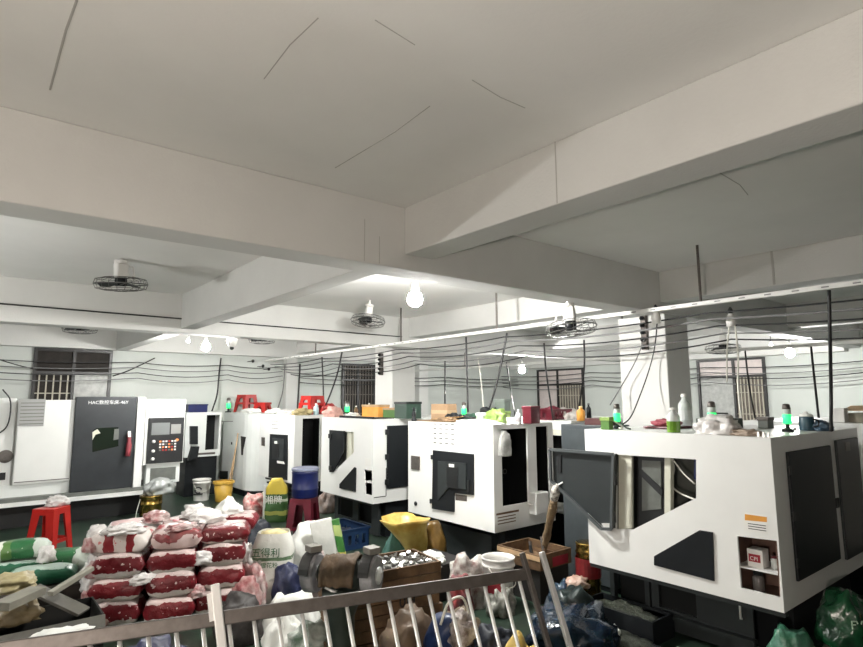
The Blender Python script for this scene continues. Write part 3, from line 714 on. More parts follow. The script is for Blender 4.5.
# ---- third machine
Y0, Y1, ZB = 6.333, 7.725, .46
t = thing('cnc_lathe', 'third white machine with a cream-framed hatch, behind the blue barrel', 'machine', (4.9, 7.03, 0), 'white lathes in the row')
m3 = t
hatch3 = [(7.415, 1.336), (6.81, 1.347), (6.803, 1.081), (7.309, 0.783), (7.409, 0.774)]
niche3 = [(6.547, 0.873), (6.356, 0.878), (6.351, 0.566), (6.517, 0.564)]
shell(t, FX, 5.9, Y0, Y1, ZB, ZT, white, [hatch3, niche3])
fbox('hatch_door', [(7.459, 1.349), (7.049, 1.351), (7.041, 1.065), (7.337, 0.767), (7.437, 0.757)], dark, t, -.02, -.0)
fbox('hatch_frame', [(7.035, 1.345), (6.915, 1.343), (6.906, 1.034), (7.024, 0.971)], cream, t, .021, .05)
fbox('hatch_frame', [(6.875, 1.345), (6.81, 1.347), (6.804, 1.094), (6.867, 1.05)], cream, t, .021, .05)
mb = MB(); yy = [p[0] for p in hatch3]; mb.box((FX+.25, min(yy)-.02, .8), (FX+.27, max(yy)+.02, 1.45)); mb.build('interior', cream, t)
for q in ((7.412, 1.265), (7.381, 0.818)): MB().box((FX-.035, q[0]-.03, q[1]-.03), (FX-.021, q[0]+.05, q[1]+.03)).build('hinge', black, t)
fbox('triangular_panel', [(7.164, 0.62), (6.773, 0.885), (6.734, 0.876), (6.74, 0.563), (7.162, 0.566)], dark, t, -.012, 0)
fbox('sticker', [(6.526, 1.023), (6.382, 1.027), (6.38, 0.92), (6.524, 0.914)], paper, t, -.002, 0)
yy = [p[0] for p in niche3]; zz = [p[1] for p in niche3]
mb = MB(); mb.box((FX+.2, min(yy)-.02, min(zz)-.02), (FX+.21, max(yy)+.02, max(zz)+.02)); mb.box((FX+.02, min(yy)-.02, min(zz)-.03), (FX+.2, max(yy)+.02, min(zz)-.02)); mb.build('niche', hollow, t)
MB().box((FX+.015, min(yy), (min(zz)+max(zz))/2-.01), (FX+.19, max(yy), (min(zz)+max(zz))/2+.01)).build('shelf', white, t)
d = MB().box((4.36, Y0-.02, .63), (5.15, Y0, 1.44)).build('side_door', dark, t, bevel=.006)
for z_ in (.72, 1.04, 1.36): MB().box((4.32, Y0-.035, z_-.035), (4.375, Y0-.021, z_+.035)).build('hinge', black, d)
MB().box((5.25, Y0-.02, .60), (5.8, Y0, 1.45)).build('side_door', dark, t, bevel=.006)
legbase(t, 4.42, 5.8, Y0+.1, Y1-.1, ZB, dark)
MB().plate(rect((6.45, .02), (7.6, ZB-.04)), [rect((6.62, .14), (6.95, .38)), rect((7.1, .14), (7.5, .38))], 0, .03, lambda a, b, c: (4.32+c, a, b)).build('base_panel', grey_p, t)
MB().box((4.40, 6.5, .1), (4.415, 7.55, .42)).build('base_recess', hollow, t)

# ---- fourth machine
Y0, Y1, ZB = 8.63, 10.03, .46
t = thing('cnc_lathe', 'fourth white machine with a charcoal control panel, behind the yellow and green sack', 'machine', (4.7, 9.33, 0), 'white lathes in the row')
m4 = t
shell(t, FX, 5.1, Y0, Y1, ZB, ZT, white, (), [rect((4.29, .62), (4.60, 1.48))])
pn = fbox('charcoal_panel', [(9.537, 1.199), (8.864, 1.213), (8.838, 0.799), (8.837, 0.499), (9.543, 0.475)], dark, t, -.02, 0)
fbox('inner_panel', [(9.408, 1.137), (8.935, 1.145), (8.951, 0.806), (9.382, 0.789)], grey_p, pn, -.034, -.0205)
fbox('slot_window', [(9.341, 1.057), (9.122, 1.062), (9.107, 0.834), (9.324, 0.826)], black, pn, -.04, -.0345)
fbox('tag', [(9.283, 1.094), (9.184, 1.099), (9.181, 1.058), (9.28, 1.053)], paper, pn, -.046, -.0405)
fbox('paper_sheet', [(9.201, 0.778), (8.949, 0.782), (8.909, 0.746), (9.178, 0.739)], paper, pn, -.03, -.0205)
fbox('switch_plate', [(9.919, 1.129), (9.787, 1.127), (9.775, 0.981), (9.906, 0.982)], dullsteel, t, -.012, 0)
for r in range(3):
    y, z = (9.388, 1.424); MB().box((FX-.002, y-.13, z-.006-.06*r), (FX, y+.13, z+.002-.06*r)).build('vent_slot', dullsteel, t)
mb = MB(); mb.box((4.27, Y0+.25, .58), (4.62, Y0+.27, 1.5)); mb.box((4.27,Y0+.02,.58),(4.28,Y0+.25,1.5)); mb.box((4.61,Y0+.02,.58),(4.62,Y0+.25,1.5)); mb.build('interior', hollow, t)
MB().box((4.64, Y0-.015, .5), (4.74, Y0, 1.5)).build('side_post', dark, t)
legbase(t, 4.42, 5.0, Y0+.1, Y1-.1, ZB, dark)
for k in range(4): MB().box((4.24+.03*k, Y0+.15, .40-.075*k), (4.45, Y1-.1, .425-.075*k)).build('louvre', grey_p, t)

# ---- fifth machine, rounded, near the back wall
t = thing('cnc_lathe', 'last white machine of the row with a rounded corner and red stools on top', 'machine', (4.7, 10.9, 0), 'white lathes in the row')
m5 = t
out = [(4.15, 11.9), (4.15, 10.75)] + [(4.15+.42*(1-math.cos(a)), 10.75-.42*math.sin(a)) for a in [PI/2*k/6 for k in range(1, 7)]] + [(5.5, 10.33), (5.5, 11.9)]
MB().plate(out, (), .12, 1.50, lambda a, b, c: (a, b, c)).build('enclosure', white2, t)
MB().plate([(a+ (0.03 if a < 5 else -.03), b+(.03 if b < 11 else -.03)) for a, b in out], (), 0, .12, lambda a, b, c: (a, b, c)).build('base', dark, t)
MB().plate(out, (), 1.50, 1.53, lambda a, b, c: (a, b, c)).build('top_panel', white2, t)
fbox('handle_recess', [(10.917, 1.099), (10.665, 1.093), (10.767, 0.866), (10.78, 0.754), (10.856, 0.749)], dark, t, -.006, 0)
fbox('door_line', [(12.055, 1.351), (11.37, 1.37), (11.369, 1.358), (12.053, 1.338)], dullsteel, t, -.003, 0)
fbox('keyhole', [(11.417, 0.959), (11.363, 0.962), (11.357, 0.914), (11.412, 0.911)], dark, t, -.006, 0)
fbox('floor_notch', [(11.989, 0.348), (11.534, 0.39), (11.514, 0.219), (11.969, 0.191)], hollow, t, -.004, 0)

# ---- machine against the back wall between the left machine and the row
Yf = 11.35
t = thing('cnc_lathe', 'small white machine against the back wall with a tall black opening', 'machine', (3.6, 11.75, 0))
m6 = t
bx = lambda a, b, c: (a, Yf+c, b)
x0, x1 = (3.254, 1.414)[0], (3.868, 1.397)[0]
op = [(3.635, 1.498), (3.883, 1.493), (3.863, 0.845), (3.628, 0.84)]
xr = op[1][0]+.03
MB().plate([(x0,.72),(xr,.72),(xr,1.55),(x0,1.55)], [op], 0, .02, bx).build('front_panel', white2, t)
mb = MB(); mb.box((x0, Yf+.02, .72), (x0+.02, 11.95, 1.55)); mb.box((xr-.02, Yf+.02, .72), (xr, 11.95, 1.55)); mb.build('side_panel', white2, t)
MB().box((x0+.02, Yf+.02, 1.53), (xr-.02, 11.95, 1.55)).build('top_panel', white2, t)
MB().box((x0+.02, Yf+.3, .72), (xr-.02, Yf+.32, 1.53)).build('interior', hollow, t)
MB().box((x0+.04, Yf+.05, 0), (xr-.04, 11.9, .72)).build('base', dark, t)
MB().plate([(3.322, 1.301), (3.459, 1.296), (3.475, 0.96), (3.338, 0.967)], (), -.06, 0, bx).build('control_box', dark, t)
MB().plate([(3.349, 0.93), (3.476, 0.923), (3.45, 0.703), (3.289, 0.677)], (), -.15, -.05, bx).build('control_arm', dark, t)
MB().plate([(3.501, 0.792), (3.818, 0.791), (3.819, 0.753), (3.503, 0.755)], (), -.006, 0, bx).build('sill', dullsteel, t)

# ---- machine on the left
LY = 10.0
t = thing('cnc_turning_centre', 'large machine at the left with a charcoal sliding door and a control panel', 'machine', (1.4, 10.8, 0))
lm = t
lb = lambda a, b, c: (a, LY+c, b)
MB().box((-2.2, LY+.10, .36), (.58, 11.75, 1.83)).build('left_housing', white, t, bevel=.02)
MB().box((.575, LY+.16, .62), (2.75, 11.75, 1.80)).build('cabinet', white, t)
MB().box((-1.8, LY+.3, 0), (2.6, 11.6, .36)).build('base', black, t)
dw = MB().box((.60, LY+.02, .62), (1.285, LY+.16, 1.80)).build('white_door', white, t, bevel=.015)
MB().box((.62, LY+.012, .655), (1.27, LY+.0195, .665)).build('door_seam', dullsteel, dw)
gp = MB().plate([(0.592, 1.815), (0.91, 1.813), (0.907, 1.428), (0.596, 1.438)], (), .008, .019, lb).build('vent_grille', mat('grille_grey', (.33,.34,.33), .5), dw)
for k in range(7):
    MB().box((.62, LY+.002, 1.46+.049*k), (.90, LY+.0075, 1.468+.049*k)).build('louvre', dullsteel, gp)
dd = MB().plate([(1.285,.455),(2.105,.455),(2.105,1.845),(1.285,1.845)], (), -.03, .12, lb).build('charcoal_door', mat('door_charcoal', (.028,.032,.036), .3, var=.2), t, bevel=.01)
wn = MB().plate([(1.521, 1.333), (1.571, 1.376), (1.867, 1.381), (1.884, 1.092), (1.54, 1.023)], (), -.036, -.0301, lb).build('door_window', mat('door_glass', (.012,.018,.012), .12), dd)
MB().plate([(1.529, 1.2), (1.522, 1.318), (1.585, 1.361), (1.628, 1.299), (1.564, 1.28)], (), -.042, -.0361, lb).build('window_pale_corner', cream, wn)  # pale cream piece in the upper left corner of the door window
MB().plate([(1.814, 1.352), (1.875, 1.357), (1.878, 1.198), (1.81, 1.186)], (), -.042, -.0361, lb).build('window_post', greyint, wn)
h = MB(); h.tube(curve_pts([(2.012, 9.93, 1.287), (2.016, 9.9, 1.106), (2.005, 9.9, 0.941)], 3), [.03]*3+[.04]*4, 8); h.build('handle', mat('handle_red', (.20,.03,.04), .4), dd, smooth=True)
MB().plate([(1.986, 1.32), (2.028, 1.318), (2.033, 1.227), (1.991, 1.229)], (), 0, .02, lambda a, b, c: (a, 9.88+c, b)).build('handle_cap', white_pl, dd)
text('door_lettering', 'HAC数控车床-46Y', .068, (1.44, LY-.032, 1.735), (1,0,0), (0,0,1), sign_w, dd)
MB().box((2.12, LY-.02, .36), (2.24, LY+.16, 1.84)).build('door_post', white, t, bevel=.01)
# control cabinet
MB().box((2.24, LY-.04, .80), (2.84, LY+.35, 1.80)).build('control_cabinet', white, t, bevel=.01)
cp = MB().box((2.285, LY-.075, .80), (2.82, LY-.041, 1.51)).build('control_panel', black, t, bevel=.006)
MB().box((2.33, LY-.081, 1.24), (2.60, LY-.0755, 1.43)).build('screen', screen_m, cp)
MB().box((2.62, LY-.081, 1.25), (2.77, LY-.0755, 1.40)).build('keypad', mat('keypad', (.22,.22,.21), .5), cp)
rnd = random.Random(5)
for r in range(4):
    for c in range(6):
        x = 2.47 + c*.045; z = 1.00 + r*.045
        MB().box((x-.014, LY-.083, z-.012), (x+.014, LY-.0755, z+.012)).build('button', rnd.choice([amber, paper, red, sign_w, greyint]), cp)
for z in (1.14, .99, .87): MB().lathe([(.025,0),(.025,.02),(.012,.028)], (2.37, LY-.0755, z), 10, axis=(0,-1,0)).build('dial', white_pl, cp)
MB().lathe([(.02,0),(.02,.02)], (2.72, LY-.0755, 1.15), 10, axis=(0,-1,0)).build('stop_button', amber, cp)
MB().box((2.30, LY-.02, .48), (2.80, LY+.16, .79)).build('lower_panel', white2, t)
MB().box((2.36, LY-.026, .52), (2.74, LY-.0205, .72)).build('lower_grille', greyint, t)
MB().box((2.24, LY-.05, .78), (2.84, LY+.2, .80)).build('panel_ledge', white, t)
MB().box((2.52, LY-.045, 1.63), (2.535, LY-.0405, 1.645)).build('key_switch', dark, t)
# skirts
MB().plate([(-2.2,.455),(1.285,.455),(1.285,.62),(-2.2,.62)], (), .06, .1, lb).build('lower_skirt', white2, t)
MB().box((-2.2, LY-.06, .395), (2.30, LY+.3, .455)).build('coolant_trough', greyint, t)
MB().box((-2.2, LY-.10, .345), (2.30, LY-.061, .40)).build('base_edge', white, t)
MB().lathe([(.09,0),(.09,.02),(.05,.03)], (.50, LY+.095, 1.02), 16, axis=(0,-1,0)).build('emblem', dullsteel, t)
MB().box((.30, LY+.085, .70), (.52, LY+.099, .80)).build('dark_slot', black, t)
MB().tube(curve_pts([(.40, LY+.06, 1.95), (.50, LY+.04, 1.78), (.49, LY+.05, 1.45), (.35, LY+.06, 1.30)], 5), .01, 6).build('hose', cable_b, t)

# ---- machines and cabinet seen beyond the row
t = thing('cnc_lathe', 'white-topped machine standing directly behind the second machine of the row', 'machine', (6.2, 4.8, 0), 'machines of the row behind')
shell(t, 5.42, 7.2, 4.16, 5.55, .48, 1.53, white, [rect((4.24, .6), (5.0, 1.36))], ())
MB().box((5.412, 4.24, 1.365), (5.4195, 5.0, 1.43)).build('cream_strip', cream, t)
mb = MB(); mb.box((5.7, 4.22, .55), (5.72, 5.02, 1.40)); mb.box((5.44, 4.20, .55), (5.7, 4.22, 1.4)); mb.box((5.44, 5.02, .55), (5.7, 5.04, 1.4)); mb.box((5.44, 4.22, 1.40), (5.7, 5.02, 1.41)); mb.build('interior', hollow, t)
legbase(t, 5.5, 7.1, 4.3, 5.4, .48, dark)
t = thing('electrical_cabinet', 'tall slate grey cabinet between the nearest machine and the white column', 'cabinet', (4.95, 3.45, 0))
MB().box((4.78, 3.22, .05), (5.12, 3.80, 1.53)).build('body', mat('slate', (.05,.06,.067), .45, var=.2), t, bevel=.008)
MB().box((4.775, 3.25, .12), (4.7795, 3.77, 1.48)).build('door', mat('slate2', (.045,.055,.06), .45, var=.2), t)
MB().box((4.80, 3.25, 0), (5.10, 3.77, .05)).build('plinth', dark, t)
t = thing('cnc_lathe', 'white machine glimpsed behind the nearest machine at the right edge', 'machine', (7.2, 1.8, 0), 'machines of the row behind')
shell(t, 6.38, 8.1, 1.0, 2.7, .45, 1.55, white)
MB().box((6.45, .98, .55), (7.1, .9995, 1.45)).build('side_door', dark, t, bevel=.006)
MB().box((7.2, .98, .55), (7.9, .9995, 1.45)).build('side_door', dark, t, bevel=.006)
legbase(t, 6.5, 8.0, 1.15, 2.6, .45, dark)

# ================================================================ things on top of the machines
TOP = 1.53
def tbox(name, label, cat, X, a, b, m, dx=.14, z0=TOP, flaps=None, band=None, group=None, lid=None):
    """a box standing on a machine top: a, b = (Y, Z) of its upper-left and lower-right corners seen from the front"""
    y0, y1 = min(a[0], b[0]), max(a[0], b[0]); z1 = z0 + abs(a[1]-b[1])
    t = thing(name, label, cat, (X+dx/2, (y0+y1)/2, z0), group)
    MB().box((X, y0, z0), (X+dx, y1, z1)).build('body', m, t, bevel=.004)
    if flaps:
        mb = MB(); mb.bar((X, y0, z1), (X-.05, y0, z1+.035), .003, .0); 
        MB().plate([(y0, 0), (y1, 0), (y1, .07), (y0, .07)], (), 0, .004, lambda p, q, c: (X-q*.6+c, p, z1+q*.5+.001)).build('flap', flaps, t)
        MB().plate([(y0, 0), (y1, 0), (y1, .07), (y0, .07)], (), 0, .004, lambda p, q, c: (X+dx+q*.6-c, p, z1+q*.5+.001)).build('flap', flaps, t)
    if band:
        h = z1-z0; MB().box((X-.002, y0-.002, z0+h*.38), (X+dx+.002, y1+.002, z0+h*.62)).build('band', band, t)
    if lid:
        MB().box((X-.006, y0-.006, z1-.025), (X+dx+.006, y1+.006, z1+.006)).build('lid', lid, t, bevel=.004)
    return t
def bottle(label, loc, h, r, body, cap, band=None, group=None, name='bottle', liquid=None):
    x, y, z = loc; t = thing(name, label, 'bottle', loc, group)
    pr = [(r*.9, 0), (r, .02*h), (r, .62*h), (r*.9, .70*h), (r*.38, .82*h), (r*.36, .90*h)]
    MB().lathe(pr, loc, 14).build('body', body, t, smooth=True)
    MB().lathe([(r*.45, .90*h), (r*.45, h*.985), (r*.2, h)], loc, 12).build('cap', cap, t)
    if band: MB().lathe([(r*1.02, .22*h), (r*1.02, .5*h)], loc, 14).build('label_band', band, t)
    if liquid: MB().lathe([(r*1.01, .01*h), (r*1.02, .45*h)], loc, 14).build('liquid', liquid, t)
    return t
def tower(label, loc, h=.26, r=.034):
    x, y, z = loc; t = thing('signal_tower', label, 'signal lamp', loc, 'green signal towers')
    MB().lathe([(r*1.5, 0), (r*1.5, .02), (r*.5, .03), (r*.5, h*.28)], loc, 12).build('base', dark, t)
    MB().lathe([(r*.9, h*.28), (r*1.1, h*.32), (r*1.1, h*.60), (r, h*.62)], loc, 14).build('green_lens', green_glow, t, smooth=True)
    MB().lathe([(r, h*.62), (r*1.05, h*.64), (r*1.05, h*.78), (r, h*.80)], loc, 14).build('clear_lens', pet, t, smooth=True)
    MB().lathe([(r, h*.80), (r*1.05, h*.81), (r*.9, h*.97), (r*.4, h)], loc, 14).build('cap', dullsteel, t, smooth=True)
    return t
def stool_mesh(m, label, loc, h=.46, s=1.0, rotz=0.0, flip=False, group='plastic stools'):
    t = thing('plastic_stool', label, 'stool', loc, group)
    L = Vector(loc)
    seat = MB(); w = .14*s
    seat.plate([(-w,-w),(w,-w),(w,w),(-w,w)], [[(.03*math.cos(a), .03*math.sin(a)) for a in [2*PI*k/10 for k in range(10)]]], h-.025, h, lambda a, b, c: L+Vector((a, b, c)))
    seat.build('seat', m, t, bevel=.006)
    rim = MB()
    for k in range(4):
        R = Matrix.Rotation(k*PI/2, 3, 'Z')
        rim.plate([(-w,h-.07),(w,h-.07),(w,h-.02),(-w,h-.02)], (), 0, .006, lambda a, b, c: L + R @ Vector((a, -w-.001+c, b)))
    rim.build('apron', m, t)
    for k in range(4):
        R = Matrix.Rotation(k*PI/2, 3, 'Z'); lg = MB(); b0 = w*1.32
        for sx in (0, 1):
            pts = [Vector((-w, -w, h-.03)), Vector((-w+.10, -w, h-.03)), Vector((-b0+.07, -b0, 0)), Vector((-b0, -b0, 0))]
            if sx: pts = [Vector((p.y, p.x, p.z)) for p in pts]
            nrm = Vector((0, .006, 0)) if not sx else Vector((.006, 0, 0))
            vs = [L + R @ p for p in pts] + [L + R @ (p+nrm) for p in pts]
            lg.add(vs, [(0,1,2,3),(7,6,5,4),(0,4,5,1),(1,5,6,2),(2,6,7,3),(3,7,4,0)])
        lg.build('leg', m, t)
    for k in range(4):
        R = Matrix.Rotation(k*PI/2, 3, 'Z'); b1 = w*1.17
        MB().add([L + R @ Vector(p) for p in ((-b1,-b1,.16),(b1,-b1,.16),(b1,-b1,.20),(-b1,-b1,.20),(-b1,-b1+.006,.16),(b1,-b1+.006,.16),(b1,-b1+.006,.20),(-b1,-b1+.006,.20))], [(0,1,2,3),(7,6,5,4),(0,4,5,1),(1,5,6,2),(2,6,7,3),(3,7,4,0)]).build('rung', m, t)
    t.rotation_euler = (PI if flip else 0, 0, rotz)
    if flip: t.location = L + Vector((0, 0, h))
    return t

# far left machine tops
tbox('plastic_crate', 'blue plastic box on the small machine by the back wall', 'box', 11.0, (0,0), (.0,.0), blue) if False else None
t = thing('storage_box', 'blue plastic box on the small machine by the back wall', 'box', (3.35, 11.5, 1.551))
q0, q1 = (3.305, 1.692), (3.665, 1.553)
MB().box((q0[0], 11.42, 1.551), (q1[0], 11.72, 1.551+.15)).build('body', blue, t, bevel=.01)
MB().box((q0[0]-.01, 11.41, 1.68), (q1[0]+.01, 11.73, 1.705)).build('rim', blue, t, bevel=.006)
tower('green-lit signal lamp left of the red stools at the back', (4.22, 11.852, 1.53), .30, .04)
stool_mesh(red, 'bright red stool standing on the last machine of the row', Vector((4.66, 12.014, 1.53))+Vector((0,0,.001)), h=.36, rotz=.3)
x, y, z = (4.5, 10.785, 1.53); stool_mesh(red, 'dark red stool lying low beside the red stool on the last machine', Vector((4.62, 11.073, 1.53))+Vector((0,0,.001)), h=.20, s=.8, rotz=.7)
blob('rag', (4.3, 10.833, 1.53), (.30, .75, .10), white_cl, 'cream rag spread in front of the red stools on the last machine', 'rag', 4, .3)
blob('rag', (4.4, 9.958, 1.53), (.3, .55, .11), white_cl, 'white crumpled rags on the fourth machine', 'rag', 5, .4)
blob('rag', (4.4, 9.417, 1.53), (.3, .45, .09), clear_pl, 'grey-white crumpled plastic on the right of the fourth machine', 'rag', 6, .4)
blob('cloth', (4.36, 8.80, 1.531), (.34, .30, .12), mat('yellow_cloth', (.40,.33,.16), .7, var=.4, scale=7), 'yellowish cloth bundle at the near end of the fourth machine', 'cloth', 8, .4)
# third machine
stool_mesh(red, 'bright red stool on the near end of the fourth machine', Vector((4.72, 9.144, 1.53))+Vector((0,0,.001)), h=.32, rotz=.2)
blob('bag', (4.95, 9.065, 1.53), (.32, .34, .21), mat('red_bag', (.35,.02,.02), .3, var=.3, bump=.5, bscale=10), 'glossy dark red bag at the near end of the fourth machine', 'bag', 9, .25)
bottle('pale blue bottle in front of the red stool on the fourth machine', (4.58, 8.73, 1.53), .19, .045, mat('paleblue', (.42,.55,.58), .3), white_pl)
blob('towel', (4.35, 7.748, 1.53), (.26, .42, .16), pink_cl, 'pink towel heaped on the third machine', 'towel', 11, .3)
tower('green-lit signal lamp on the third machine', (4.55, 7.675, 1.53), .24, .032)
blob('rag', (4.5, 7.446, 1.53), (.2, .3, .07), white_cl, 'pale rag below the signal lamp on the third machine', 'rag', 12, .3)
tbox('bin_box', 'orange plastic bin with a bright front on the third machine', 'box', 4.65, (7.412, 1.747), (6.977, 1.576), orange, .2, lid=wood_l)
tbox('parts_box', 'green box next to the orange bin on the third machine', 'box', 4.6, (6.777, 1.721), (6.459, 1.587), greenp, .2, lid=cardb)
tbox('tool_case', 'black and green tool case at the near end of the third machine', 'case', 4.55, (6.426, 1.804), (6.151, 1.587), mat('case_dk', (.03,.06,.045), .4), .25, lid=black)
t = thing('tray', 'flat dark tray along the near edge of the third machine', 'tray', (4.3, 6.75, TOP)); MB().box((4.17, 6.36, TOP), (4.5, 7.25, TOP+.012)).build('sheet', dark, t); MB().box((4.17, 6.36, TOP+.012), (4.18, 7.25, TOP+.03)).build('edge', dark, t)
bottle('small white-capped bottle behind the orange bin', (4.85, 7.524, 1.53), .20, .03, pet, white_pl)
# second machine
tbox('cardboard_box', 'brown cardboard box on the second machine', 'box', 4.6, (5.696, 1.814), (5.385, 1.618), cardb, .16, flaps=None, band=mat('tape', (.46,.33,.2), .3))
t = thing('cardboard_sheet', 'flattened brown cardboard under the box on the second machine', 'cardboard', (4.4, 5.2, TOP))
MB().plate([(4.2,4.95),(4.56,4.88),(4.59,5.45),(4.22,5.5)], (), TOP+.001, TOP+.012, lambda a, b, c: (a, b, c)).build('sheet', card_d, t)
MB().plate([(4.25,5.0),(4.5,4.93),(4.50,5.2),(4.3,5.35)], (), 0, .006, lambda a, b, c: (a, b, TOP+.013+(5.35-b)*.10+c)).build('raised_flap', mat('card_orange', (.45,.26,.1), .8, var=.2), t)
x, y, z = (4.18, 5.5, 1.53)
t = thing('figurine', 'small dark figurine left of the cardboard box', 'figurine', (x, y, z)); MB().lathe([(.03,0),(.035,.02),(.015,.035),(.028,.07),(.02,.11),(.008,.125)], (x,y,z), 10).build('body', dark, t, smooth=True); MB().lathe([(.006,.12),(.019,.135),(.019,.15),(.006,.165)], (x,y,z), 10).build('head', dark, t, smooth=True)
for px, lab, mm, sz in (((4.55, 5.199, 1.53), 'dark crumpled glove right of the cardboard box', dark, (.2,.24,.10)), ((4.3, 5.035, 1.53), 'rusty brown rag at the edge of the second machine', card_d, (.2,.35,.06)), ((4.75, 5.099, 1.53), 'dark green rag below the hanging black hose', mat('rag_dg', (.02,.06,.04), .7), (.2,.3,.09))):
    blob('rag', px, sz, mm, lab, 'rag', int(px[1]*10) % 17, .35)
tower('green-lit signal lamp behind the second machine, right of the cardboard box', (5, 5.518, 1.53), .22, .03)
tbox('instrument_box', 'small pale green box at the foot of the black hose', 'box', 4.5, (4.762, 1.698), (4.651, 1.6), mat('palegreen', (.35,.42,.32), .5), .12, lid=white2)
blob('glove_pile', (4.75, 4.827, 1.53), (.22, .26, .17), dark, 'heap of black gloves where the black hose lands', 'gloves', 21, .45)
blob('shopping_bag', (4.45, 4.4, 1.53), (.2, .28, .16), limegr, 'lime green plastic bag on the near end of the second machine', 'bag', 22, .35)
tbox('carton', 'lime green carton standing in the lime plastic bag', 'box', 4.58, (4.539, 1.754), (4.405, 1.635), mat('lime_carton', (.5,.62,.22), .5), .1, lid=limegr)
tbox('meter_box', 'grey metal meter box on a post behind the second machine', 'box', 5.46, (5.427, 1.863), (5.242, 1.617), mat('meter_grey', (.14,.17,.15), .5), .12, lid=mat('meter_lid', (.18,.21,.19), .5))
x, y, z = (4.25, 4.007, 1.53)
t = thing('mug', 'white enamel mug at the near edge of the second machine', 'mug', (x, y, z)); MB().lathe([(.028,0),(.032,.005),(.034,.075),(.030,.075),(.028,.01)], (x,y,z), 14, capt=False).build('cup', white_pl, t, smooth=True); MB().tube(curve_pts([(x-.02,y-.034,z+.06),(x-.02,y-.06,z+.05),(x-.02,y-.058,z+.025),(x-.02,y-.032,z+.015)], 3), .005, 6).build('handle', white_pl, t)
blob('shavings_heap', (4.22, 4.438, 1.53), (.12, .75, .05), clear_pl, 'white scraps scattered along the near edge of the second machine', 'scraps', 24, .6)
bottle('tall white spray bottle beside the wine red box', (4.3, 3.938, 1.53), .155, .03, white_pl, white_pl, band=mat('grey_label', (.35,.33,.33), .5))
tbox('tool_box', 'wine red box standing beside the white bottle', 'box', 4.6, (4.157, 1.776), (4.038, 1.6), wine, .14, lid=wine)
# behind: on the machine behind the second machine
x, y, z = (5.6, 4.721, 1.548)
t = thing('basket', 'wine red plastic basket with dark contents beside the white cloth', 'basket', (5.7, 4.72, TOP))
mb = MB()
for k in range(4):
    R = Matrix.Rotation(k*PI/2, 3, 'Z'); 
    mb.plate([(-.17,0),(.17,0),(.20,.13),(-.20,.13)], [[(-.12+.08*i, .03), (-.07+.08*i, .03), (-.07+.08*i, .10), (-.12+.08*i, .10)] for i in range(3)], 0, .008, lambda a, b, c: Vector((5.68, 4.68, TOP+.001)) + R @ Vector((a, -.17-b*.2+c, b)))
mb.box((5.51, 4.51, TOP+.001), (5.85, 4.85, TOP+.01)); mb.build('tub', wine, t)
blob('dark_contents', (5.68, 4.68, TOP+.012), (.3, .3, .16), mat('winered_dark', (.15,.015,.03), .5), seed=26, amp=.4, parent=t)
blob('cloth', (5.906, 4.607, 1.531), (.42, .42, .15), mat('linen', (.60,.57,.54), .8, var=.15, bump=.4, bscale=10), 'white linen cloth heaped left of the yellow bottle', 'cloth', 27, .3, top=.6)
bottle('yellow bottle with a pale cap right of the white linen cloth', (5.6, 4.152, 1.53), .17, .05, orange, mat('pale_yellow', (.75,.6,.3), .4))
tbox('parts_tray', 'low dark red tray right of the yellow bottle', 'tray', 4.83, (3.541, 1.675), (3.289, 1.611), mat('dkred', (.06,.015,.015), .5), .25)
bottle('small dark bottle standing behind the low dark red tray', (5.9, 4.257, 1.53), .20, .03, dark, cable_g)
# nearest machine
tbox('carton', 'green carton with a pale print beside the leftmost signal lamp', 'box', 4.2, (2.916, 1.693), (2.833, 1.595), greenp, .06, lid=limegr, z0=1.531)
bpy.data.objects[-1] if False else None
tower('green-lit signal lamp at the left end of the nearest machine', (4.4, 2.887, 1.53), .215, .026)
tag(MB().tube(curve_pts([(4.30,2.98,TOP+.008),(4.27,2.93,TOP+.05),(4.30,2.86,TOP+.07),(4.34,2.80,TOP+.02),(4.38,2.86,TOP+.008),(4.35,2.95,TOP+.03)], 6), .007, 6).build('tube_coil', cable_w, smooth=True), 'loop of white tubing on the left end of the nearest machine', 'tubing')
tag(MB().tube(curve_pts([(4.62,3.0,TOP+.02),(4.45,2.9,TOP+.06),(4.35,2.78,TOP+.02),(4.30,2.70,TOP+.01)], 6), .006, 6).build('tube', cable_b, smooth=True), 'black cord lying behind the white tubing loop', 'cord')
bottle('small clear bottle half full of green liquid on the nearest machine', (4.25, 2.297, 1.53), .19, .048, pet, white_pl, liquid=liquid_g)
bottle('large clear water bottle with a dark base beside the green-liquid bottle', (5.05, 2.616, 1.53), .30, .055, pet, white_pl, band=mat('pale_label', (.6,.62,.62), .5))
t = thing('tray', 'wine red tray of small parts behind the green-liquid bottle', 'tray', (4.75, 2.68, TOP))
MB().box((4.62, 2.50, TOP+.001), (4.95, 2.78, TOP+.02)).build('dish', wine, t, bevel=.008); blob('rags', (4.78, 2.64, TOP+.02), (.24,.24,.07), mat('winecl', (.3,.05,.07), .6, var=.3), seed=31, amp=.4, parent=t)
tower('green-lit signal lamp above the clear plastic bag on the nearest machine', (4.62, 2.172, 1.53), .235, .03)
blob('plastic_bag', (4.3, 1.978, 1.53), (.24, .34, .15), clear_pl, 'clear plastic bag of white pieces on the nearest machine', 'bag', 33, .45)
blob('rag', (4.28, 1.781, 1.53), (.2, .24, .05), mat('tan_cloth', (.42,.34,.27), .8, var=.3), 'tan rag at the front edge of the nearest machine', 'rag', 34, .35)
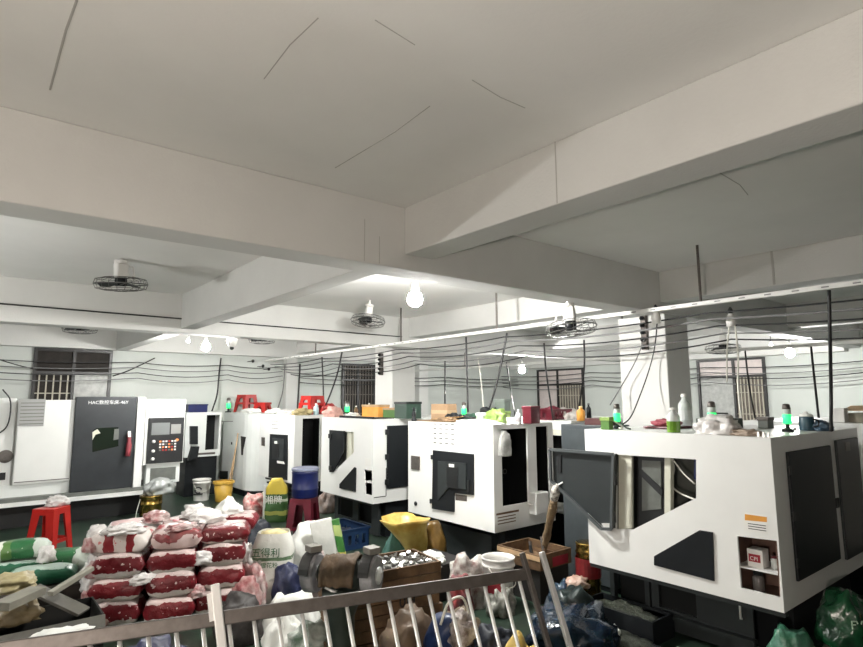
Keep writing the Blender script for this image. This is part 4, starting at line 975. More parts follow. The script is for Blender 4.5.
t = thing('tool_box', 'low dark tool box behind the tan rag on the nearest machine', 'tool box', (5.0, 2.2, TOP)); MB().box((4.85, 2.16, TOP+.001), (5.15, 2.42, TOP+.09)).build('body', mat('dkgreen', (.015,.03,.02), .4), t, bevel=.008); MB().tube([(5.0,2.20,TOP+.09),(5.0,2.22,TOP+.13),(5.0,2.36,TOP+.13),(5.0,2.38,TOP+.09)], .008, 6).build('handle', black, t)
for i, (px, lab) in enumerate(((757, 'leftmost'), (762, 'middle'), (767, 'rightmost'))):
    loc = [(4.19, 1.666, 1.53), (4.19, 1.634, 1.53), (4.19, 1.603, 1.53)][i]
    tag(MB().lathe([(.009,0),(.009,.02),(.007,.022),(.007,.035)], loc, 8).build('metal_part', steel), lab + ' of three small metal parts at the front corner of the nearest machine', 'metal part', 'small metal parts on the nearest machine')
tower('green-lit signal lamp at the right end of the nearest machine', (4.95, 1.751, 1.53), .215, .028)
x, y, z = (5.25, 1.719, 1.53)
t = thing('jug', 'dark blue jug with a white lid on the nearest machine', 'jug', (x, y, z)); MB().lathe([(.05,0),(.055,.01),(.055,.10),(.05,.11)], (x,y,z), 14).build('body', mat('dkblue', (.03,.07,.10), .4, var=.2), t, smooth=True); MB().lathe([(.052,.11),(.05,.125),(.02,.135),(.012,.15)], (x,y,z), 12).build('lid', white_pl, t, smooth=True); MB().tube(curve_pts([(x-.02,y-.055,z+.09),(x-.02,y-.09,z+.08),(x-.02,y-.085,z+.04),(x-.02,y-.053,z+.03)], 3), .007, 6).build('handle', dark, t)
blob('bag', (5.3, 1.63, 1.53), (.18, .16, .09), mat('steelblue', (.05,.09,.14), .4, var=.4, bump=.5, bscale=14), 'small blue crumpled bag beside the dark blue jug', 'bag', 36, .35)
for px, X, lab in (((5.078, 1.747, 1.531), 0, 'small black knob standing left on the near top edge of the nearest machine'), ((5.484, 1.759, 1.531), 0, 'small black knob standing right on the near top edge of the nearest machine')):
    tag(MB().lathe([(.014,0),(.016,.01),(.012,.025)], px, 8).build('knob', dullsteel, smooth=True), lab, 'knob', 'knobs on the nearest machine')
# right, on the machine behind
t = thing('carton', 'white carton on the machine behind at the right edge', 'box', (6.6, 1.9, 1.551)); q = (1.856, 1.622)
MB().box((6.5, q[0]-.05, 1.551), (6.62, q[0]+.05, 1.68)).build('body', white_pl, t, bevel=.004); MB().box((6.495, q[0]-.055, 1.66), (6.625, q[0]+.055, 1.685)).build('lid', white_pl, t, bevel=.004)
blob('rag', (6.62, q[0]-.01, 1.551), (.2, .3, .05), cream, 'cream rag around the white carton at the right edge', 'rag', 38, .3) if False else None
t = thing('cardboard_box', 'opened tan cardboard box at the right edge on the machine behind', 'box', (6.7, 1.5, 1.551)); q = (1.723, 1.622)
MB().box((6.6, q[0]-.18, 1.551), (6.9, q[0]+.08, 1.64)).build('body', mat('grey_card', (.28,.26,.2), .8, var=.3), t, bevel=.004)
MB().plate([(q[0]-.18, 0), (q[0]+.12, 0), (q[0]+.09, .12), (q[0]-.18, .14)], (), 0, .006, lambda a, b, c: (6.6+b*1.2, a, 1.66+b*.35+c)).build('flap', mat('card_tan', (.6,.42,.26), .8), t)
blob('plastic_bag', (4.26, 4.095, 1.22), (.16, .09, .26), mat('hung_film', (.42,.42,.40), .25, var=.4, bump=.7, bscale=14), 'clear plastic bag hung at the near corner of the second machine', 'bag', 210, .3)
tag(MB().tube(curve_pts([(4.45,4.75,TOP+.012),(4.38,4.85,TOP+.03),(4.46,4.95,TOP+.012),(4.55,4.86,TOP+.03),(4.47,4.76,TOP+.045),(4.40,4.84,TOP+.06),(4.5,4.93,TOP+.05)], 6), .010, 6).build('hose_coil', cable_b, smooth=True), 'coil of black hose left of the lime green bag', 'hose')
for k, (px, lab) in enumerate((((4.24, 4.745, 1.53), 'leftmost'), ((4.22, 4.562, 1.53), 'second'), ((4.22, 4.318, 1.53), 'third'), ((4.2, 4.139, 1.53), 'rightmost'))):
    blob('paper_scrap', px, (.08, .12, .025), paper if k % 2 else card_d, lab + ' of the loose scraps along the front edge of the second machine', 'scrap', 220+k, .4, sub=3)
bottle('small brown bottle at the far end of the third machine top', (4.6, 7.496, 1.53), .16, .03, card_d, white_pl)
tbox('parts_box', 'small grey box behind the white cords on the nearest machine', 'box', 5.3, (2.104, 1.66), (2.024, 1.569), greyint, .12, lid=dullsteel)

# ================================================================ things on the floor
RND = random.Random(11)
# ---- pile of red and white sacks
E1 = Vector((.92, -.39, 0)); E2 = Vector((.39, .92, 0)); P0 = Vector((1.10, 5.44, 0))
WHT, REDC, PNK = (.52, .50, .46), (.12, .005, .009), (.42, .30, .29)
sm_a = banded('sack_red_on_white', WHT, [(-.045, REDC), (.07, (.46,.38,.36))], wob=.02, bump=.8, speck=((.62,.50,.48), 26, .66))
sm_b = banded('sack_red_white_base', (.50,.48,.44), [(-.05, (.15,.007,.012)), (.065, (.50,.40,.38))], wob=.025, bump=.8, speck=((.6,.45,.45), 22, .68))
sm_c = banded('sack_white_red_stripes', (.66,.62,.58), [(-.14, (.22,.015,.02)), (-.08, (.56,.50,.47)), (.02, (.22,.02,.026)), (.10, (.56,.50,.47))], axis='Y', wob=.02, speck=((.5,.15,.15), 14, .68))
sm_d = banded('sack_pink_film', (.60,.47,.45), [(.0, (.20,.05,.05)), (.05, (.5,.40,.38))], wob=.06, wscale=7, speck=((.34,.05,.06), 10, .62))
sm_w = banded('sack_white_film', (.70,.68,.65), [(.06, (.60,.42,.41))], wob=.05, wscale=8)
LAY = ['bottom', 'second', 'third', 'fourth']
SR = math.atan2(E1.y, E1.x) + PI/2
def pile_sack(u, v, z, label, m, size=(.34, .39, .20), seed=1, end=False, rot=0.0, tilt=0.0):
    c = P0 + E1*u + E2*v
    o = sack('rice_sack', (c.x, c.y, z), size, m, label, 'sack', 'red and white sacks in the pile', rotz=SR+rot, seed=seed, tilt=tilt, e=.36, wr=.11)
    if end:
        for k, dz in enumerate((-.05, .05)):
            q = c - E1*(size[1]/2-.01) + E2*(.06*(1 if k else -1)); 
            blob('crumpled_end', (q.x, q.y, z+.02+.07*k), (.16, .20, .12), clear_pl if k else pinkish, seed=seed*3+k, amp=.5, parent=o, sub=3)
            e_ = COL.objects[-1]
            # the end piece is given in world axes: undo the sack's turn
            M_ = Matrix.Rotation(-(SR+rot), 4, 'Z'); e_.location = M_.to_3x3() @ (Vector((q.x, q.y, z+.02+.07*k)) - ORG[o.name]); e_.rotation_euler = (0, 0, -(SR+rot))
    return o
cols = ['left', 'middle', 'right']
for ci in range(3):
    for li in range(3):
        if ci == 2 and li == 0: zz = 0.0
        pile_sack([.0,.40,.785][ci], .03*li + (.10 if ci == 2 else 0) + RND.uniform(-.02,.02), .181*li, 'red sack with white underside, %s layer, %s column at the front of the pile' % (LAY[li], cols[ci]),
                  sm_a if (ci+li) % 2 == 0 else sm_b, seed=1+ci*5+li, end=(ci == 0), rot=RND.uniform(-.08,.08), tilt=RND.uniform(-.05,.05))
    for li in range(3):
        pile_sack([.0,.40,.785][ci], .44+.01*li + (.10 if ci == 2 else 0), .178*li, 'red and white sack, %s layer, %s column at the rear of the pile' % (LAY[li], cols[ci]), [sm_a, sm_b, sm_b, sm_d][li] if ci != 2 else [sm_a, sm_b, sm_a, sm_a][li], seed=31+ci*5+li, rot=RND.uniform(-.1,.1))
pile_sack(.0, .10, .548, 'white sack with broad red stripes on top of the left column at the front', sm_c, (.36, .46, .17), 51, True, rot=-.15)
pile_sack(.41, .10, .548, 'pink see-through wrapped sack on top of the middle column at the front', sm_d, (.36, .40, .17), 52, rot=.1)
pile_sack(.80, .18, .548, 'bright red sack on top of the right column at the front', sm_a, (.34, .42, .15), 53)
pile_sack(.0, .52, .548, 'white wrapped sack lying across the back of the left column', sm_w, (.34, .46, .16), 54, rot=.2)
pile_sack(.43, .60, .548, 'pink and white twisted sack on top of the pile', sm_d, (.30, .40, .15), 55, rot=.9)
pile_sack(.86, .60, .548, 'red sack with a white knot on top of the right rear column', sm_b, (.34, .42, .16), 56, rot=-.1)
c = P0 + E1*.80 + E2*.60; blob('plastic_wrap', (c.x, c.y, .71), (.26, .24, .16), white_cl, 'white knotted plastic wrap on the topmost red sack', 'plastic wrap', 57, .35, top=.35)
c = P0 + E1*.10 + E2*.92; blob('plastic_wrap', (c.x, c.y, .0), (.5, .40, .66), white_cl, 'heap of white plastic behind the left of the sack pile', 'plastic wrap', 58, .25)
c = P0 + E1*.62 + E2*.30; blob('plastic_wrap', (c.x, c.y, .70), (.34, .26, .10), clear_pl, 'clear crumpled wrap between the top sacks', 'plastic wrap', 59, .45)
for k, (u, v, z, sz, m_, lab) in enumerate(((.20, -.14, .33, (.20,.10,.09), clear_pl, 'crumpled white film tucked between the left and middle front columns'), (.60, -.08, .17, (.16,.10,.10), pinkish, 'pink film tucked low between the middle and right front columns'), (.62, -.02, .42, (.20,.12,.11), clear_pl, 'crumpled white film tucked high between the middle and right front columns'),
        (.02, -.02, .71, (.34,.22,.07), clear_pl, 'thin white film over the striped sack'), (.46, .02, .70, (.28,.18,.06), pinkish, 'thin pink film over the see-through wrapped sack'), (.98, .22, .30, (.12,.24,.22), clear_pl, 'white film hanging on the right side of the pile'))):
    c = P0 + E1*u + E2*v; blob('plastic_wrap', (c.x, c.y, z), sz, m_, lab, 'plastic wrap', 200+k, .5, freq=3.0)
c = P0 + E1*1.04 + E2*.16; blob('sack_remnant', (c.x, c.y, 0), (.22, .40, .40), pinkish, 'loose pink and white film slumped at the right of the pile', 'plastic wrap', 60, .4)
c = P0 + E1*1.00 + E2*-.20; blob('sack_remnant', (c.x, c.y, 0), (.26, .26, .34), mat('darkred_film', (.20,.02,.025), .35, col2=(.45,.34,.32), scale=8, bump=.6, bscale=12), 'dark red crumpled film at the right foot of the pile', 'plastic wrap', 61, .4)
for (u, v, z, sz, m_, lab, sd) in ((-.22, .05, 0, (.16, .30, .26), pinkish, 'pink crumpled film at the left foot of the sack pile', 62), (-.22, .10, .25, (.18, .32, .28), clear_pl, 'clear crumpled film halfway up the left side of the sack pile', 63), (-.16, .14, .50, (.20, .34, .22), clear_pl, 'clear crumpled film at the top left of the sack pile', 64),
        (.20, .33, .72, (.24, .20, .10), pinkish, 'pink film in the dip between the top left and top middle sacks', 65), (.50, .56, .70, (.26, .22, .12), clear_pl, 'clear twisted film on the topmost pink sack', 66)):
    c = P0 + E1*u + E2*v; blob('plastic_wrap', (c.x, c.y, z), sz, m_, lab, 'plastic wrap', sd, .55, freq=2.8)
# ---- green sacks
gm = banded('sack_green', (.50,.56,.50), [(-.09, (.02,.12,.04)), (.07, (.09,.19,.05)), (.13, (.62,.64,.58))], axis='Y', wob=.02, speck=((.35,.45,.32), 20, .70))
gm2 = banded('sack_green_dark', (.015,.07,.045), [(-.02, (.015,.10,.05)), (.055, (.40,.50,.44))], wob=.02, speck=((.30,.40,.34), 18, .72))
t = thing('carton', 'dark carton under the green sacks at the left', 'box', (.45, 6.0, 0)); MB().box((-.1, 5.75, 0), (.98, 6.35, .30)).build('body', mat('dark_card', (.035,.03,.025), .8), t); MB().box((-.1, 5.74, .28), (.98, 5.7499, .30)).build('lid_edge', greyboard, t)
gs = [((.80, 6.12, .301), gm, 'green sack with a white knotted end, rightmost of the green sacks', (.26,.46,.19), 1.2), ((.42, 6.18, .301), gm2, 'dark green sack in the middle of the green sacks', (.28,.46,.16), 1.5), ((.02, 6.12, .301), gm2, 'dark green sack at the left edge', (.28,.46,.18), 1.7),
      ((.60, 5.86, .301), gm2, 'dark glossy green sack at the front of the green sacks', (.24,.5,.14), 1.35), ((.48, 6.20, .458), gm, 'yellow-green sack on top of the green sacks', (.26,.42,.15), 1.45)]
for i, (c, m_, lab, sz, rz) in enumerate(gs): sack('sack', c, sz, m_, lab, 'sack', 'green sacks at the left', rotz=rz, seed=70+i)
blob('plastic_wrap', (1.03, 6.02, .30), (.2, .24, .2), white_cl, 'white knotted plastic at the end of the green sacks', 'plastic wrap', 76, .4)
blob('plastic_wrap', (.64, 5.98, .45), (.14, .16, .13), clear_pl, 'small white plastic knot on the dark glossy green sack', 'plastic wrap', 77, .4)
# ---- red stool with crumpled plastic
stool_mesh(red, 'red plastic stool at the left with crumpled plastic on its seat', (0.891, 8.206, 0), .55, .95, .80)
x, y, z = (0.897, 8.371, 0); blob('plastic_wrap', (x+.06, y-.05, .551), (.26, .26, .12), clear_pl, 'crumpled white plastic on the red stool', 'plastic wrap', 80, .45)
# ---- boards and cardboard at the lower left
def board(name, a, b, w, h, m, label, cat='board'):
    return tag(MB().bar(a, b, w, h).build(name, m, bevel=.004), label, cat)
t = thing('carton', 'large dark open carton at the lower left', 'box', (.55, 4.75, 0))
mb = MB(); mb.box((.12,4.62,0),(.86,4.632,.34)); mb.box((.12,5.09,0),(.86,5.10,.34)); mb.box((.12,4.632,0),(.132,5.09,.34)); mb.box((.848,4.632,0),(.86,5.09,.34)); mb.box((.132,4.632,0),(.848,5.09,.01)); mb.build('body', mat('carton_olive', (.012,.012,.010), .9, var=.3), t)
MB().plate([(.12, 0), (.86, 0), (.84, .20), (.16, .18)], (), 0, .008, lambda a, b, c: (a, 4.62-b*.8+c, .345-b*.5)).build('flap', greyboard, t)
board('cardboard_strip', (0.264, 4.516, 0.55), (0.474, 4.745, 0.55), .12, .05, mat('pale_card', (.22,.21,.17), .8, var=.3), 'pale cardboard strip reaching in from the left edge', 'cardboard')
board('cardboard_strip', (0.463, 4.932, 0.52), (0.746, 4.712, 0.36), .14, .02, greyboard, 'grey cardboard strip slanting down towards the red sacks', 'cardboard')
board('wooden_batten', (0.527, 4.6, 0.55), (0.79, 4.802, 0.62), .045, .03, mat('batten', (.24,.23,.19), .7), 'slim pale batten rising to the red sacks', 'batten')
blob('bag', (0.357, 5.104, 0.5), (.3, .35, .10), mat('tan_film', (.40,.34,.18), .5, var=.4, bump=.5, bscale=10), 'tan plastic film on the cardboard at the left edge', 'bag', 83, .4)
blob('bag', (0.367, 5.011, 0.3), (.35, .25, .16), mat('tan_film2', (.24,.19,.10), .5, var=.5, bump=.5, bscale=10), 'brown crumpled film below the cardboard strip', 'bag', 84, .4)
blob('bag', (0.846, 5.221, -0), (.3, .3, .22), mat('brown_dk', (.10,.055,.04), .7, var=.4, bump=.5, bscale=10), 'dark brown bag at the foot of the red sacks', 'bag', 85, .4)
t = thing('carton', 'grey carton at the bottom left corner', 'box', (.30, 3.9, 0)); MB().box((.02, 3.75, 0), (.52, 4.12, .42)).build('body', mat('carton_grey', (.15,.14,.13), .8, var=.3), t, bevel=.01); MB().box((.02, 3.90, .4201), (.52, 3.97, .4215)).build('tape', greyboard, t)
blob('plastic_wrap', (0.543, 4.072, 0.42), (.34, .22, .07), white_cl, 'white plastic strip lying at the lower left', 'plastic wrap', 86, .35)
# ---- around the left machine
x, y, z = (2.288, 9.524, -0)
t = thing('paint_tin', 'gold metal tin behind the sack pile', 'tin', (x, y, 0)); MB().lathe([(.15,0),(.15,.10),(.158,.105),(.15,.115),(.15,.25),(.158,.255),(.15,.265),(.15,.36),(.158,.375),(.14,.38)], (x,y,0), 24).build('can', gold, t, smooth=True); MB().tube([(x-.152,y,.33),(x-.20,y-.05,.18),(x-.22,y-.06,.02)], .006, 6).build('bail_handle', cable_w, t)
blob('plastic_bag', (x+.12, y+.05, .381), (.46, .34, .24), mat('smoke_film', (.30,.32,.31), .25, var=.3, bump=.6, bscale=12), 'smoky clear bag standing on the gold tin', 'bag', 88, .2)
x, y, z = (3.444, 10.868, 0)
def pail(label, loc, h, r, m, logo=None, name='bucket'):
    x, y, z = loc; t = thing(name, label, 'bucket', loc)
    MB().lathe([(r*.82,0),(r*.84,.01),(r*.96,h*.82),(r*1.04,h*.83),(r*1.04,h*.87),(r*.98,h*.88),(r,h*.96),(r*1.05,h*.97),(r*1.05,h),(r*.97,h),(r*.95,h*.9),(r*.8,.03)], loc, 28, capt=True).build('shell', m, t, smooth=True)
    MB().tube(curve_pts([(x-r*1.04,y-r*.2,z+h*.85),(x-r*.7,y-r*.95,z+h*.52),(x+r*.4,y-r*1.05,z+h*.5),(x+r*1.04,y-r*.1,z+h*.85)], 5), .005, 6).build('bail_handle', cable_w, t, smooth=True)
    return t
pl = pail('white pail with a black emblem near the back wall', (x, y, 0), .37, .155, white_pl)
fd = Vector((-.63, -.777, 0)); rtv = Vector((.777, -.63, 0))
em = MB()
for (a0, a1, rr) in ((.3, 2.6, .055), (2.9, 5.4, .05)):
    em.tube([Vector((x,y,.19)) + fd*.148 + rtv*(rr*math.cos(a)*1.1) + Vector((0,0,rr*math.sin(a))) for a in [a0+(a1-a0)*k/8 for k in range(9)]], .014, 6)
em.tube([Vector((x,y,.12)) + fd*.146 + rtv*-.08, Vector((x,y,.13)) + fd*.15 + rtv*.08], .012, 6); em.build('emblem', ink, pl)
x, y, z = (3.712, 10.506, 0)
t = thing('waste_basket', 'yellow slotted plastic basket in front of the last machine', 'basket', (x, y, 0))
MB().lathe([(.13,0),(.135,.01),(.165,.33),(.155,.33),(.125,.02)], (x,y,0), 20, capt=False).build('shell', yellow, t, smooth=True); MB().lathe([(.165,.30),(.185,.31),(.185,.35),(.16,.35)], (x,y,0), 20, capb=False, capt=False).build('rim', yellow, t)
for lab, a, b in (('straight broom handle leaning on the last white machine', (3.993, 11, 0.067), (4.11, 10.971, 1.155)), ('second broom handle leaning just left of the first', (3.972, 11.1, 0.058), (4.11, 11.047, 0.888))):
    tag(MB().tube([Vector(a)+Vector((0,0,-.10)), b], .013, 8).build('broom_handle', wood_l, smooth=True), lab, 'handle', 'broom handles')
blob('bag', (3.624, 8.868, 0), (.34, .3, .36), mat('red_white_film', (.36,.05,.05), .35, col2=(.55,.44,.40), scale=9, bump=.7, bscale=12), 'red and white crumpled bag on the green floor', 'bag', 90, .55, top=1.2)
blob('bag', (3.838, 8.993, 0), (.22, .22, .34), mat('olive_film', (.30,.28,.14), .4, col2=(.5,.45,.35), scale=8, bump=.6, bscale=12), 'olive crumpled bag leaning on the yellow and green sack', 'bag', 91, .5)
# standing yellow and green sack
def standing_sack(label, c, w, d, h, m, rz, seed, open_top=False):
    mb = MB(); nu, nv = 24, 14; R = Matrix.Rotation(rz, 3, 'Z'); vs = []; off = Vector((seed*3.1, seed*1.3, seed*.7))
    for j in range(nv+1):
        t_ = j/nv; pinch = 1 - (.22*max(0, (t_-.7)/.3)**1.5 if open_top else .55*max(0, (t_-.72)/.28)**1.3)
        dp = 1 - .35*t_ if not open_top else 1 - .1*t_
        for i in range(nu):
            a = 2*PI*i/nu; ca, sa = math.cos(a), math.sin(a)
            p = Vector((math.copysign(abs(ca)**.6, ca)*w/2*pinch, math.copysign(abs(sa)**.6, sa)*d/2*dp, t_*h))
            n = noise.noise(p*7+off); n2 = abs(noise.noise(p*15-off)); k = 1+.10*n-.10*n2
            vs.append(R @ Vector((p.x*k, p.y*k, p.z)))
    fs = [[j*nu+i, j*nu+(i+1)%nu, (j+1)*nu+(i+1)%nu, (j+1)*nu+i] for j in range(nv) for i in range(nu)] + [list(reversed(range(nu)))]
    if not open_top: fs.append([nv*nu+i for i in range(nu)])
    mb.add([v + Vector(c) for v in vs], fs)
    o = mb.build('woven_sack', m, smooth=True, fix=False, at=c); return tag(o, label, 'sack')
yg = banded('sack_yellow_green', (.05,.12,.03), [(.10, (.42,.42,.10)), (.16, (.05,.13,.035)), (.29, (.42,.44,.36)), (.33, (.03,.08,.02)), (.40, (.50,.38,.04))], wob=.012)
s_ = standing_sack('standing yellow and green printed sack on the green floor', (3.732, 8.3, -0), .33, .22, .62, yg, -.6, 92)
x, y, z = (3.732, 8.3, -0); text('print', '湘牌', .13, Vector((x,y,.28))+fd*.14-rtv*.14, rtv, (0,0,1), paper, s_)
MB().tube([Vector((x,y,.52))-rtv*.165+fd*.06, Vector((x,y,.0))-rtv*.165+fd*.06], .018, 6).build('white_edge', white_cl, s_)
# purple stool with blue barrel
sx, sy, sz = (3.492, 6.936, 0)
stool_mesh(wine, 'wine red plastic stool carrying the blue barrel', (sx, sy, 0), .54, 1.0, .75)
t = thing('barrel', 'blue plastic barrel standing on the wine red stool', 'barrel', (sx+.02, sy+.02, .541)); c = (sx+.02, sy+.02, .541)
MB().lathe([(.155,0),(.165,.015),(.168,.10),(.174,.11),(.168,.12),(.168,.30),(.174,.31),(.165,.325),(.165,.345)], c, 26).build('drum', blue, t, smooth=True); MB().lathe([(.172,.335),(.176,.345),(.176,.365),(.165,.375),(.15,.368)], c, 26).build('rim', mat('grey_rim', (.20,.22,.30), .4), t, smooth=True)
# blue crate
cx, cy, cz = (3.813, 6.534, 0)
t = thing('plastic_crate', 'blue slatted plastic crate on the floor by the third machine', 'crate', (3.75, 6.45, 0))
x0, x1, y0, y1 = 3.46, 3.98, 6.15, 6.75
MB().box((x0+.015, y0+.015, 0), (x1-.015, y1-.015, .015)).build('bottom', blue2, t)
def wall_with_slots(mapf, L_, h):
    n = max(3, int(L_/.09)); holes = [[(.03+i*(L_-.03)/n, .06), (.03+i*(L_-.03)/n+.05, .06), (.03+i*(L_-.03)/n+.05, h-.07), (.03+i*(L_-.03)/n, h-.07)] for i in range(n)]
    MB().plate([(0,0),(L_,0),(L_,h),(0,h)], holes, 0, .012, mapf).build('side', blue2, t)
wall_with_slots(lambda a, b, c: (x0+a, y0+c, b), x1-x0, .24); wall_with_slots(lambda a, b, c: (x0+a, y1-c, b), x1-x0, .24)
wall_with_slots(lambda a, b, c: (x0+c, y0+a, b), y1-y0, .24); wall_with_slots(lambda a, b, c: (x1-c, y0+a, b), y1-y0, .24)
mb = MB(); mb.plate([(x0-.015,y0-.015),(x1+.015,y0-.015),(x1+.015,y1+.015),(x0-.015,y1+.015)], [[(x0+.012,y0+.012),(x1-.012,y0+.012),(x1-.012,y1-.012),(x0+.012,y1-.012)]], .225, .245, lambda a, b, c: (a, b, c)); mb.build('rim', blue2, t)
blob('bag', (3.74, 6.45, .016), (.4, .45, .20), mat('navy_film', (.02,.03,.06), .35, var=.4, bump=.5, bscale=12), 'dark film stuffed in the blue crate', 'bag', 94, .4)
blob('bag', (4.644, 8.413, 0), (.28, .3, .40), mat('brownwhite', (.20,.13,.10), .5, col2=(.36,.32,.30), scale=8, bump=.6, bscale=12), 'brown and white bag under the third machine behind the wine red stool', 'bag', 95, .4)
# navy bag
blob('cloth_bag', (2.772, 6.628, 0), (.50, .42, .40), navy, 'dark navy cloth bag on the floor right of the sack pile', 'bag', 96, .28, top=.75, rotz=-.5)
def drape(name, c, w, d, h, m, label, rz, seed):
    """cloth spread over a lump: a grid that rises to h in the middle and falls in folds to the floor"""
    n = 30; mb = MB(); R = Matrix.Rotation(rz, 3, 'Z'); off = Vector((seed*1.7, seed*.3, 0)); vs = []
    for j in range(n+1):
        for i in range(n+1):
            u, v = -1+2*i/n, -1+2*j/n; r_ = max(abs(u), abs(v)); hh = h*(1-max(0, (r_-.35)/.65)**1.6)
            f = noise.noise(Vector((u*1.6, v*1.6, 0))+off); f2 = abs(noise.noise(Vector((u*2.4, v*2.4, 2))-off))
            vs.append(Vector(c) + R @ Vector((u*w/2*(1+.12*f), v*d/2*(1+.15*f), .004+max(0, hh*(1+.25*f)-.06*f2*(.3+r_)))))
    mb.add(vs, [[j*(n+1)+i, j*(n+1)+i+1, (j+1)*(n+1)+i+1, (j+1)*(n+1)+i] for j in range(n) for i in range(n)])
    o = mb.build(name, m, smooth=True, fix=False); o.modifiers.new('thick', 'SOLIDIFY').thickness = .006
    return tag(o, label, 'cloth')
# white sacks in the middle
wsm = banded('sack_white_print', (.66,.66,.60), [(.10, (.68,.68,.63)), (.37, (.10,.17,.09)), (.40, (.68,.68,.63)), (.62, (.60,.50,.22))], wob=.008, speck=((.45,.46,.42), 9, .66))
sp = Vector((2.294, 5.138, 0))
s_ = standing_sack('upright white woven sack with green lettering and an open top', sp, .36, .28, .60, wsm, -.65, 97, True)
text('print', '五得利', .085, sp + Vector((0,0,.42)) + fd*.17 - rtv*.15, rtv, (0,0,1), ink_g, s_)
text('print', '雪花粉', .05, sp + Vector((0,0,.33)) + fd*.18 - rtv*.06, rtv, (0,0,1), ink_g, s_)
blob('grain', sp + Vector((0,0,.53)), (.27, .22, .085), mat('grain', (.60,.52,.28), .8, var=.2, scale=30), seed=98, amp=.2, parent=s_)
wp = Vector((2.824, 5.524, 0)); blob('woven_sack', wp, (.44, .40, .56), white_cl, 'slumped white woven sack behind the grinder', 'sack', 99, .25, rotz=-.6)
blob('jacket', Vector((2.355, 4.956, -0)) , (.26, .26, .36), mat('navy2', (.012,.018,.06), .5, var=.3, bump=.5, bscale=12), 'navy cloth bundle between the two white sacks', 'cloth', 100, .3)
drape('cloth', Vector((2.141, 4.441, 0)), .46, .36, .26, white_cl, 'white cloth draped low in front of the upright white sack', -.62, 101)
blob('bag', Vector((1.733, 4.485, -0)), (.34, .36, .36), mat('darkbag', (.025,.02,.018), .6, var=.4, bump=.5, bscale=10), 'black bin bag behind the fence post', 'bag', 102, .3)
bpt = Vector((2.956, 5.168, 0)); tb = MB()
R_ = Matrix.Translation(bpt + Vector((0,0,.0))) @ Matrix.Rotation(-.65, 4, 'Z') @ Matrix.Rotation(-.22, 4, 'Y')
tb.box((-.13,-.02,.02), (.09,.02,.63), R_); tb_ = tag(tb.build('packet', white_cl, bevel=.012), 'tall white packet with a green and yellow edge behind the grinder', 'packet')
MB().box((.091,-.022,.04), (.16,.022,.60), R_).build('green_edge', banded('packet_green', (.45,.48,.3), [(.12,(.62,.55,.12)),(.25,(.05,.20,.04)),(.40,(.45,.55,.2)),(.5,(.06,.22,.05))], wob=.02), tb_)
blob('rag', Vector((2.564, 4.814, 0)), (.20, .20, .50), mat('pinkrag', (.46,.38,.36), .7, col2=(.15,.11,.10), scale=8, bump=.6, bscale=12), 'pinkish rag hung behind the left grinding wheel', 'rag', 104, .35)
# ---- bench grinder on a pedestal, covered with brown cloth
gl = Vector((1.755, 3.34, .735)); gr = Vector((1.985, 3.035, .745)); ax = (gr-gl).normalized()
t = thing('bench_grinder', 'bench grinder with two wheels on a pedestal, a brown cloth over its motor', 'grinder', (1.89, 3.16, 0))
for k, q in enumerate((gl, gr)):
    w = MB().lathe([(.02,-.04),(.105,-.04),(.112,-.034),(.112,.034),(.105,.04),(.02,.04)], q, 26, axis=ax).build('grinding_wheel', wheel_m, t, smooth=False)
    MB().lathe([(.05,.041),(.05,.052),(.02,.065)], q, 14, axis=ax).build('flange', steel, w)
    sgn = 1 if k == 0 else -1
    g = MB(); n_ = 14
    prof = []
    perp = Vector((-ax.y, ax.x, 0))
    for i in range(n_+1):
        a = -.2 + 3.2*i/n_; dvec = perp*math.cos(a) + Vector((0,0,1))*math.sin(a)
        prof.append((q + dvec*.125 - ax*.045, q + dvec*.125 + ax*.02, q + dvec*.117 + ax*.02, q + dvec*.117 - ax*.045))
    for A, B in zip(prof, prof[1:]): g.add(list(A)+list(B), [(0,1,5,4),(1,2,6,5),(2,3,7,6),(3,0,4,7)])
    g.build('wheel_guard', mat('guard_grey', (.06,.06,.06), .5, var=.3), t)
    MB().box(tuple(q+Vector((-.04,-.04,.126))), tuple(q+Vector((.04,.04,.165)))).build('guard_bracket', mat('bracket', (.20,.19,.17), .5, .4), t, bevel=.004)
MB().lathe([(.06,.05),(.085,.07),(.09,.10),(.09,.27),(.085,.30),(.06,.33)], gl, 22, axis=ax).build('motor', stone_g, t, smooth=True)
MB().tube([gl, gr], .018, 10).build('shaft', steel, t)
mid = (gl+gr)/2
MB().box((mid.x-.13, mid.y-.10, 0), (mid.x+.13, mid.y+.10, .02)).build('foot', stone_g, t); MB().lathe([(.11,.02),(.085,.06),(.08,.50),(.12,.60),(.12,.65)], (mid.x, mid.y, 0), 18).build('pedestal', stone_g, t, smooth=True)
for q in (gl, gr): MB().bar(q + Vector((.02,-.12,-.06)), mid + Vector((0,-.05,-.12)), .03, .012).build('tool_rest', steel, t)
cl = MB(); nu, nv = 18, 12; perp = Vector((-ax.y, ax.x, 0)); vs = []
for j in range(nv+1):
    for i in range(nu+1):
        a = -.35 + (PI+.7)*i/nu; s0 = .085 + (.22)*j/nv
        rr = .108 + .018*noise.noise(Vector((j*.5, i*.45, 3))) + .02*abs(noise.noise(Vector((j*.9, i*.8, 9))))
        if i in (0, nu): rr += .01
        vs.append(gl + ax*s0 + perp*math.cos(a)*rr + Vector((0,0,1))*math.sin(a)*rr*1.02)
cl.add(vs, [[j*(nu+1)+i, j*(nu+1)+i+1, (j+1)*(nu+1)+i+1, (j+1)*(nu+1)+i] for j in range(nv) for i in range(nu)])
co = cl.build('cloth', brown_cl, smooth=True, fix=False); co.modifiers.new('thick', 'SOLIDIFY').thickness = .006; tag(co, 'rough brown cloth draped over the grinder motor', 'cloth')
